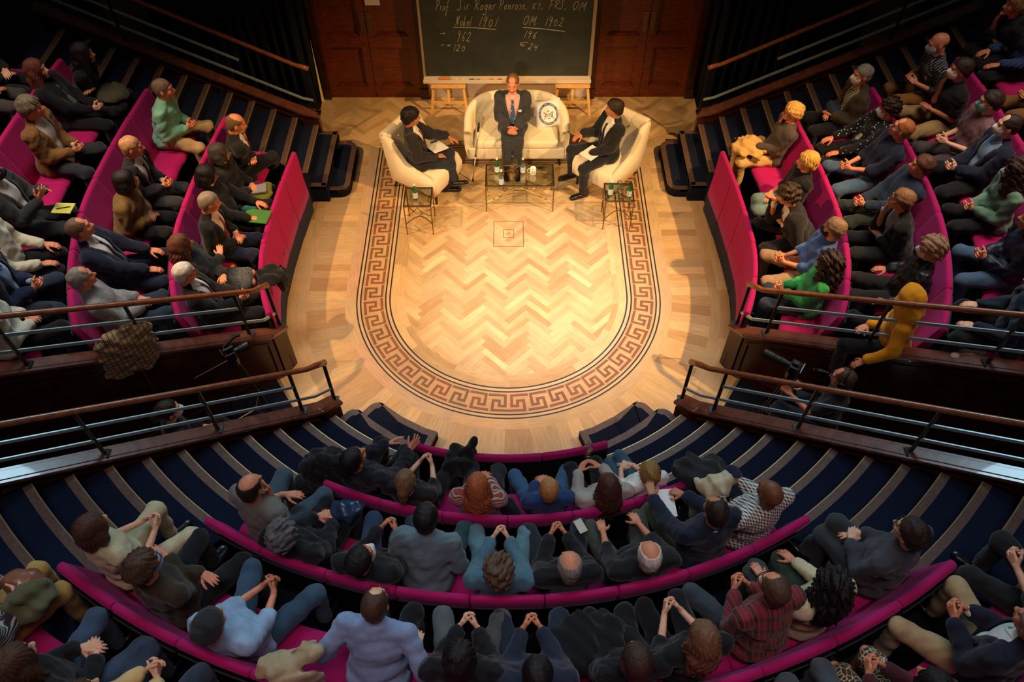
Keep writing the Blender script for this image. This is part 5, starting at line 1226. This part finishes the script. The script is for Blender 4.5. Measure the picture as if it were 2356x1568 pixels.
PUF=plain('puffer_shell',(26,34,52),.5,0,.25,.8,10)
seated('C',2372,505,'person in black and navy puffer jacket and blue jeans at the right edge',top=PUF,kind='coat',legs='jeans',hairk='short',hairc='hdbrown',skin='r',arms='clasp',lp='w')
seated('C',2385,650,'person in dark blue quilted coat behind the right handrail at the frame edge',top=(28,40,58),kind='coat',legs='black',hairk='short',hairc='hdbrown',skin='p',arms='knees',lp='w')
seated('D',2335,10,'person with tousled light brown hair in grey patterned shirt at the top right corner',top='char/print/black',kind='shirt',legs='black',hairk='thick',hairc='hlbrown',skin='r',arms='chinR',sleeve='elbow')
seated('D',2290,150,'person in blue checked shirt at the top right edge',knee=True,top='blue/check/navy',kind='shirt',legs='black',hairk='short',hairc='hbrown',skin='r',arms='knees')
seated('D',2330,245,'person in mustard brown trousers in the fourth row at the right edge',knee=True,top='char',kind='coat',legs=(112,78,34),hairk='curly',hairc='hdbrown',skin='r',arms='clasp')
# ---------------------------------------------------------------- central block, first row
seated('A',820,1045,'man with tied black hair and white collar gesturing, central block first row',top=(26,28,36),kind='coat',collar='white',legs='black',hairk='bun',hairc='hblack',skin='r',arms=((.24,.34,.22),(.3,.8,.3),'open',(.04,.38,.20),(.6,.7,.2),'open',.6),lp='n',pit=20,yaw=-22,fat=1.1)
seated('A',938,1095,'woman with brown ponytail in black top with raised clasped hands, front row centre',top='black',kind='tshirt',sleeve='elbow',legs='black',hairk='pony',hairc=(120,84,56),skin='p',arms='kclasp',scale=.95,lp='w')
seated('A',1100,1105,'woman with long ginger hair in brown striped jumper, front row centre',top='rust/stripe/lgrey',kind='jumper',legs='char',hairk='long',hairc='hginger',skin='r',arms='lap',scale=.95)
seated('A',1262,1115,'boy with short blond-ginger hair in blue top and blue jeans, front row centre',top=(36,60,104),kind='jumper',legs=(62,98,130),hairk='short',hairc=(176,120,66),skin='r',arms='lap',scale=.88,lp='ww')
def exg(r,arm,tp,Hc,leg): wineglass(*wp(r,(.02,.42,.76)),'drinking glass in the hands of the woman with long dark brown hair')
seated('A',1395,1105,'woman with long dark brown hair in light grey jumper holding a glass',top=(172,160,148),kind='jumper',legs='black',hairk='long',hairc=(74,40,30),skin='r',arms='hold',scale=.95,extra=exg)
seated('A',1488,1078,'child with light brown hair in white t-shirt and teal jeans, legs crossed',top='white',kind='tshirt',sleeve='elbow',legs=(58,92,110),hairk='thick',hairc=(150,110,58),skin='p',arms='lap',scale=.86,lp='c',shoe=2)
# central block, second row
seated('B',585,1112,'bald man in grey t-shirt and jeans leaning on his hand, central second row',top=(118,112,104),kind='tshirt',sleeve='elbow',legs=(64,84,96),hairk='fringe',hairc='hdbrown',skin='r',arms='chinR',lp='w')
seated('B',660,1215,'person with frizzy grey hair in black coat, second row centre',top='black',kind='coat',legs='black',hairk='curly',hairc=(92,90,92),skin='r',arms='lap',extra=lambda r,arm,tp,Hc,leg:blob('handbag',wp(r,(.12,.40,.66)),(.26,.20,.12),plain('navy_leather',(40,56,84),.3,0,.2,.3,30),'dark blue leather bag on the lap of the grey-haired person','bag',seed=31,noise=.012))
seated('B',835,1270,'man with black hair, white mask and black jacket, central block second row',top='black',kind='coat',legs=(44,62,92),hairk='short',hairc='hblack',skin='r',mask='white',arms='kclasp',lp='w',pit=22,yaw=-24,roll=8)
seated('B',982,1185,'man with short black hair in grey jumper and teal jeans, central second row',top=(104,124,132),kind='jumper',legs=(48,84,88),hairk='short',hairc='hblack',skin='r',arms='lap',lp='w',fat=1.0)
seated('B',1148,1295,'person with curly brown hair in teal jumper and pale jeans, hands clasped',top=(76,112,126),kind='jumper',legs='jeansl',hairk='curly',hairc=(92,70,52),skin='p',arms='kclasp',lp='w',pit=-12)
seated('B',1308,1285,'man with bald crown and grey fringe in black jumper, hands clasped',top='black',kind='jumper',legs=(38,42,48),hairk='fringe',hairc='hgrey',skin='r',arms='kclasp',lp='w',pit=-10,extra=lambda r,arm,tp,Hc,leg:flat('card',r,(.20,.40,.66),(.07,.12,.006),plain('pale_card',(196,196,170),.7),'small pale printed card on the thigh of the balding man in black','card',20))
seated('B',1488,1262,'bald man with white fringe in black t-shirt, central block second row',top='black',kind='tshirt',sleeve='elbow',legs=(74,80,70),hairk='fringe',hairc='hwhite',skin='r',arms='knees',lp='w',pit=-8,fat=1.12)
def exn(r,arm,tp,Hc,leg): flat('notebook',r,(-.12,.40,.68),(.17,.24,.012),M_WHITE,'open white spiral notebook on the lap of the man in the navy jumper','notebook',-16,6)
seated('B',1640,1165,'balding man in navy jumper with pale collar writing in a notebook',top=(24,32,50),kind='jumper',collar='lblue',legs=(78,88,62),hairk='thin',hairc='hdbrown',skin='t',arms=((.06,.38,.18),(-.7,.6,0),'fist',(-.22,.44,.22),(.3,.8,0),'rest',0),lp='w',fat=1.1,extra=exn)
def exbag(r,arm,tp,Hc,leg): blob('tote_bag',wp(r,(-.10,.34,.74)),(.30,.22,.26),cloth((206,190,154)),'cream cloth tote bag in the arms of the man in the gingham shirt','bag',seed=41,noise=.02)
seated('B',1762,1125,'bald man in brown and white gingham shirt holding a cream bag',top='white/check/brown',kind='shirt',collar='white/check/brown',legs='navy',hairk='bald',skin='b',arms='hold',lp='w',fat=1.15,brow='hblack',extra=exbag)
# central block, third row
seated('C',222,1205,'woman with short brown hair in cream lace dress, hands clasped',top='cream/lace/sand',kind='dress',sleeve='none',legs='cream/lace/sand',hairk='bob',hairc=(78,46,38),skin='p',arms='kclasp',scale=.97,lp='w')
seated('C',340,1290,'man with brown hair and blue mask in dark brown jumper, third row at the left',top=(58,46,32),kind='jumper',legs='black',hairk='thick',hairc=(74,52,36),skin='r',mask='lblue',glasses=1,arms='cross',lp='w',yaw=-10,fat=1.08)
seated('C',495,1420,'man in dark knitted beanie and light blue shirt with jeans, third row at the left',top='lblue',kind='shirt',sleeve='elbow',collar='lblue',legs=(58,84,106),hairk='beanie',skin='r',arms='clasp',lp='ww')
seated('C',865,1385,'man with thinning brown hair and glasses in light blue shirt seen from behind, third row',top=(134,156,190),kind='shirt',sleeve='elbow',collar=(134,156,190),legs='black',hairk='thin',hairc='hbrown',skin='p',glasses=1,arms='sides',lp='n',fat=1.08)
seated('C',1060,1500,'person with black hair in black jacket and grey jeans with clasped hands, third row',top='black',kind='coat',legs=(92,98,100),hairk='thick',hairc='hblack',skin='p',arms='kclasp',lp='w',pit=-14)
seated('C',1235,1530,'person with black hair in navy jumper with clasped hands, bottom edge',top=(34,40,58),kind='jumper',legs='djeans',hairk='short',hairc='hblack',skin='r',arms='kclasp',lp='w',pit=-16,fat=1.05)
seated('C',1460,1500,'woman with short dark brown hair and white collar in black jacket, third row',top='black',kind='coat',collar='white',legs='black',hairk='bob',hairc=(62,44,34),skin='p',arms='lap',scale=.96)
seated('C',1612,1450,'woman with long light brown hair in black t-shirt, hands clasped, third row',top='black',kind='tshirt',sleeve='elbow',legs='black',hairk='long',hairc=(118,84,58),skin='p',arms='kclasp',scale=.97,lp='n')
seated('C',1775,1345,'man with balding brown hair in dark red plaid shirt, hands clasped',top='maroon/plaid/brown',kind='shirt',collar='maroon',legs=(58,66,74),hairk='thin',hairc=(84,60,44),skin='r',glasses=1,arms='kclasp',lp='ww',fat=1.05)
seated('C',1905,1330,'woman with long black hair in cream crocheted cardigan, third row at the right',top='cream/lace/sand',kind='jumper',legs=(54,78,66),hairk='longcurly',hairc='hblack',skin='r',arms='knees',scale=.96,lp='n')
seated('C',2085,1215,'man with dark hair, glasses and charcoal shirt, hands on crossed legs',top=(62,62,68),kind='shirt',legs=(52,58,60),hairk='short',hairc='hdbrown',skin='p',glasses=1,arms='lap',lp='c',yaw=10,fat=1.1)
# central block, fourth row (mostly beyond the lower edge)
seated('D',105,1335,'person in mustard trousers and striped top at the lower left corner',knee=True,lean=0,top='char/stripe/lgrey',kind='jumper',legs='must',hairk='bob',hairc='hbrown',skin='p',arms='hold',lp='n',extra=lambda r,arm,tp,Hc,leg:(blob('scarf',wp(r,(.16,.30,.74)),(.22,.30,.20),cloth((92,92,60)),'olive scarf bundled on the seat at the lower left edge','scarf',seed=51),blob('handbag',wp(r,(-.02,.36,.70)),(.24,.18,.16),plain('tan_leather',(140,84,56),.4,0,.2,.3,30),'tan leather handbag on the lap at the lower left edge','bag',seed=52,noise=.01)))
seated('D',260,1465,'person in blue-grey jeans and black top at the lower left edge',knee=True,lean=0,top='black',kind='jumper',legs=(62,82,104),hairk='long',hairc='hbrown',skin='p',arms='lap',lp='w')
seated('D',385,1535,'person in dark blue jeans beside the folded cream coat at the bottom edge',knee=True,lean=0,top='camel',kind='jumper',legs=(52,66,84),hairk='long',hairc='hbrown',skin='p',arms='clasp',lp='w')
seated('D',2150,1400,'person in khaki trousers and navy jacket at the lower right edge',knee=True,lean=2,top=(24,28,44),kind='suit',shirt='white',legs=(178,150,108),hairk='short',hairc='hgrey',skin='r',arms='kclasp',lp='ww')
seated('D',1950,1490,'person in brown and cream patterned skirt with clasped hands at the bottom edge',knee=True,lean=4,top=(70,26,34),kind='jumper',legs='brown/camo/cream',skirt=1,hairk='long',hairc='hblack',skin='r',arms='kclasp',lp='n',scale=.96)
seated('D',1845,1535,'person in grey jeans at the bottom edge beside the patterned skirt',knee=True,lean=2,top='black',kind='jumper',legs=(74,82,88),hairk='short',hairc='hbrown',skin='r',arms='lap',lp='n')
seated('D',2270,1275,'person in black coat and black trousers with a bare forearm at the right edge',knee=True,lean=2,top='black',kind='jumper',sleeve='elbow',legs=(30,30,30),hairk='short',hairc='hbrown',skin='p',arms='kclasp',lp='w')
# ---------------------------------------------------------------- camera operators in the passages
def opc(t,w,s): return (s*(2.2+t*DR[0]+w*NR[0]),-1.62+t*DR[1]+w*NR[1])
def stool(x,y,label,h=.5):
    r=empty('stool',(x,y,0),label=label,cat='stool'); MB().lathe([(.001,h),(.16,h),(.17,h-.02),(.16,h-.04),(.001,h-.04)],seg=20).build('seat',M_BLK,r)
    for k in range(4): a=k*math.pi/2+.4; MB().tube([(.09*math.cos(a),.09*math.sin(a),h-.04),(.17*math.cos(a),.17*math.sin(a),0)],.012,6).build('leg',M_BLK,r)
def headphones(r,arm,tp,Hc,leg):
    M=Matrix.Translation(wp(r,Hc)); yawm=Matrix.Rotation(r.rotation_euler.z,4,'Z'); o=empty('headphones',label='black headphones on the camera operator in the right passage',cat='headphones'); o.matrix_world=M@yawm
    MB().tube([(.098*math.cos(a),-.01,.015+.118*math.sin(a)) for a in [math.pi*k/14 for k in range(15)]],.011,6).build('headband',M_BLK,o,smooth=True)
    for s in(-1,1): MB().lathe([(.001,.02),(.04,.018),(.045,0),(.04,-.018),(.001,-.02)],seg=14).build('ear_cup',M_BLK,o).matrix_local=Matrix.Translation((s*.095,-.01,0))@Matrix.Rotation(R(90),4,'Y')
x,y=opc(1.22,.05,1); stool(x,y,'black stool under the camera operator in the right passage'); person('camera operator in black t-shirt and headphones seated in the right passage',(x,y,.04),math.atan2(.571,-.821),lean=2,top='black',kind='tshirt',sleeve='short',legs='djeans',hairk='thin',hairc='hbrown',skin='r',arms=((.10,.30,.22),(-.3,.9,.2),'fist',(-.10,.38,.22),(.3,.9,.2),'fist',0),lp='n',yaw=0,pit=-8,extra=headphones,glasses=1)
x,y=opc(1.40,-.10,-1); stool(x,y,'black stool under the camera operator in the left passage',.30); person('camera operator in black with dark hair and white mask, left passage',(x,y,0),math.atan2(.571,.821),lean=4,top='black',kind='jumper',legs='black',hairk='bun',hairc='hdbrown',skin='p',mask='white',arms='lap',lp='f',seat=.30)
def tripod(x,y,h,head,label):
    r=empty('tripod',(x,y,0),head,label=label,cat='tripod')
    for k in range(3):
        a=2*math.pi*k/3+.5
        for o in(-.014,.014):
            ox,oy=-math.sin(a)*o,math.cos(a)*o; MB().tube([(.05*math.cos(a)+ox,.05*math.sin(a)+oy,h-.14),(.30*math.cos(a)+ox,.30*math.sin(a)+oy,.10)],.009,6).build('leg',M_BLK,r)
        MB().tube([(.28*math.cos(a),.28*math.sin(a),.15),(.36*math.cos(a),.36*math.sin(a),0)],.011,6).build('foot',M_BLK,r)
        MB().tube([(.0,0,.16),(.29*math.cos(a),.29*math.sin(a),.13)],.008,6).build('spreader',M_BRASS,r)
    MB().lathe([(.001,h-.02),(.055,h-.03),(.06,h-.10),(.045,h-.16),(.001,h-.18)],seg=14).build('tripod_head',M_BLK,r); MB().tube([(-.02,-.03,h-.06),(-.05,-.40,h-.12)],.009,6).build('pan_handle',M_BLK,r)
def camera(x,y,z,head,label,long):
    r=empty('video_camera',(x,y,z),head,label=label,cat='camera')
    MB().box((0,0,.06),(.13,.10,.10)).build('camera_body',M_BLK,r,bevel=.012); MB().box((0,-.0,.125),(.06,.07,.04)).build('viewfinder',M_BLK,r,bevel=.01)
    L=.28 if long else .14; m=MB(); m.tube([(0,.05,.06),(0,.10,.06),(0,.101,.06),(0,.05+L*.6,.06),(0,.05+L*.61,.06),(0,.05+L,.06)],[.036,.036,.042,.042,.048,.050],18); m.build('lens',M_BLK,r)
    for q in(.09,.15,.2): m=MB(); m.tube([(0,.05+q*L/.28,.06),(0,.06+q*L/.28,.06)],.047,18); m.build('focus_ring',M_SEATB,r)
    MB().box((0,-.07,.10),(.09,.008,.06)).build('monitor',emis('monitor_glow',(150,200,230),.35) if long else M_BLK,r)
    if not long:
        MB().tube([(-.03,-.03,.15),(-.05,.10,.20),(-.05,.16,.19)],.018,8).build('microphone',M_BLK,r); MB().box((.02,.0,.15),(.02,.10,.03)).build('top_handle',M_BLK,r)
    MB().lathe([(.001,.003),(.004,0),(.001,-.003)],(.04,-.052,.10),6).build('record_light',emis('red_tally',(255,40,30),2),r)
hd=math.atan2(.571,-.821)-math.pi/2
x,y=opc(.74,.08,1); tripod(x,y,1.02,hd,'black video tripod in the right passage in front of the operator with headphones'); camera(x,y,1.005,hd,'black camera with long lens on the tripod in the right passage',True)
hd2=math.atan2(.571,.821)-math.pi/2
x,y=opc(.60,.12,-1); tripod(x,y,1.12,hd2,'black video tripod with wheeled base in the left passage'); camera(x,y,1.105,hd2,'black camcorder with microphone on the tripod in the left passage',False)
for s,lab in((1,'white sheet with a lit phone torch on a small stand in the right passage'),(-1,'small sheet with a lit phone torch on a stand in the left passage')):
    x,y=opc(1.60,-.20,s); z=.72; r=empty('music_stand',(x,y,0),hd,label='thin black stand holding paper and a light, %s passage'%('right' if s>0 else 'left'),cat='stand')
    MB().tube([(0,0,.02),(0,0,z-.02)],.010,6).build('stand_pole',M_BLK,r); MB().lathe([(.001,.02),(.14,.01),(.14,0),(.001,0)],seg=16).build('stand_base',M_BLK,r); MB().box((0,0,z-.015),(.30,.22,.01)).build('stand_tray',M_BLK,r)
    o=MB().box((0,0,0),(.20,.14,.004)).build('paper_sheet',M_WHITE,label=lab,cat='paper',loc=(x,y,z-.006),rz=hd); 
    o=empty('torch',(x+.05*s,y-.07,z),0,label='small lit torch clipped to the stand in the %s passage'%('right' if s>0 else 'left'),cat='torch'); MB().tube([(0,0,.01),(0,.05,.012)],.010,8).build('torch_body',M_BLK,o); MB().lathe([(.001,.012),(.012,.008),(.012,0),(.001,-.0)],(0,0,.018),10).build('torch_bulb',emis('torch_light',(235,240,255),14 if s>0 else 8),o)
# ---------------------------------------------------------------- coats, tickets, bags about the seats
x,y=px(165,782,1.75); blob('coat',(-3.62,-2.0,1.42),(.5,.3,.6),cloth((150,122,84),'plaid',(90,60,40),.9,2.2),'brown plaid coat with beige lining hung over the left handrail','coat',seed=61,rz=R(-145),parts=[('e',(0,0,.16),(.26,.09,.12)),('e',(.02,.07,-.02),(.25,.05,.26)),('e',(-.05,-.08,-.0),(.20,.05,.22)),('e',(.16,.05,-.14),(.12,.05,.14))],noise=.016)
x,y=px(622,640,.99); blob('jacket',(x,y,.98),(.3,.3,.2),cloth((20,20,22)),'black jacket draped over the end of the left barrier','jacket',seed=62,rz=R(15),parts=[('e',(0,0,.04),(.13,.16,.05)),('e',(.12,.02,-.08),(.05,.14,.14)),('e',(-.10,.0,-.07),(.05,.13,.12)),('e',(.14,.12,-.16),(.04,.05,.12))],noise=.014)
x,y=px(1062,1040,1.02); blob('jacket',(x,y,1.0),(.3,.3,.3),cloth((24,24,24)),'black jacket standing crumpled on the central barrier','jacket',seed=63,parts=[('e',(0,0,.0),(.13,.07,.07)),('e',(-.03,-.10,-.08),(.15,.08,.16)),('c',(.05,.02,.04),(.12,.05,.12),.05,.03),('e',(-.02,.06,-.06),(.10,.04,.10))],noise=.014)
x,y=px(1160,1120,1.1); blob('backpack',(x,y-.12,.84),(.26,.22,.42),cloth((34,34,38)),'black backpack between the ginger-haired woman and the boy in blue','backpack',seed=64,noise=.012)
x,y=px(662,1530,2.2); blob('coat',(x,y,1.35+.86),(.4,.2,.4),cloth((176,158,122)),'cream coat draped over an empty magenta seat back in the third row','coat',seed=65,rz=R(20),parts=[('e',(0,0,.02),(.22,.08,.06)),('e',(.0,-.10,-.12),(.20,.05,.18)),('e',(.02,.08,-.10),(.16,.04,.14))],noise=.016)
x,y=px(1610,1090,1.4); blob('jacket',(x,y,.945+.50),(.42,.34,.16),cloth((40,38,36)),'dark grey jacket on the seats behind the child in white','jacket',seed=66,noise=.02)
x,y=px(1320,1400,1.9); blob('coat',(x+.1,y-.22,1.35+.52),(.62,.40,.18),cloth((20,20,22)),'black coat spread over an empty seat in the third row','coat',seed=67,noise=.022)
x,y=px(770,1100,1.0); blob('coat',(x-.02,y-.05,.945+.30),(.40,.34,.5),cloth((18,18,20)),'black coat heaped between the bald man in grey and the front row','coat',seed=68,noise=.02)
x,y=px(695,1085,1.3); blob('backpack',(x,y,1.08),(.24,.20,.26),cloth((30,32,36)),'black rucksack beside the knees of the bald man in the grey t-shirt','backpack',seed=69,noise=.01)
x,y=px(2240,808,1.7); blob('cushion',(x,y,1.62),(.34,.18,.08),cloth((150,140,130)),'pale grey bag on the floor behind the right handrail','bag',seed=70,noise=.01)
x,y=px(1790,760,.62); blob('handbag',(x+.02,y+.06,.62),(.18,.12,.10),cloth((130,26,40)),'small red and beige bag on the floor behind the right coping','bag',seed=71,noise=.01)
for (u,v,row,lab) in ((358,330,'B','white reserved ticket on the empty magenta seat in the second row, left block'),(262,540,'B','white ticket on the seat beside the balding man in the navy suit')):
    z=ROWS[row][0]+.475; x,y=px(u,v,z); MB().box((0,0,0),(.12,.06,.002)).build('ticket',M_WHITE,label=lab,cat='ticket',loc=(x,y,z),rz=R(15))
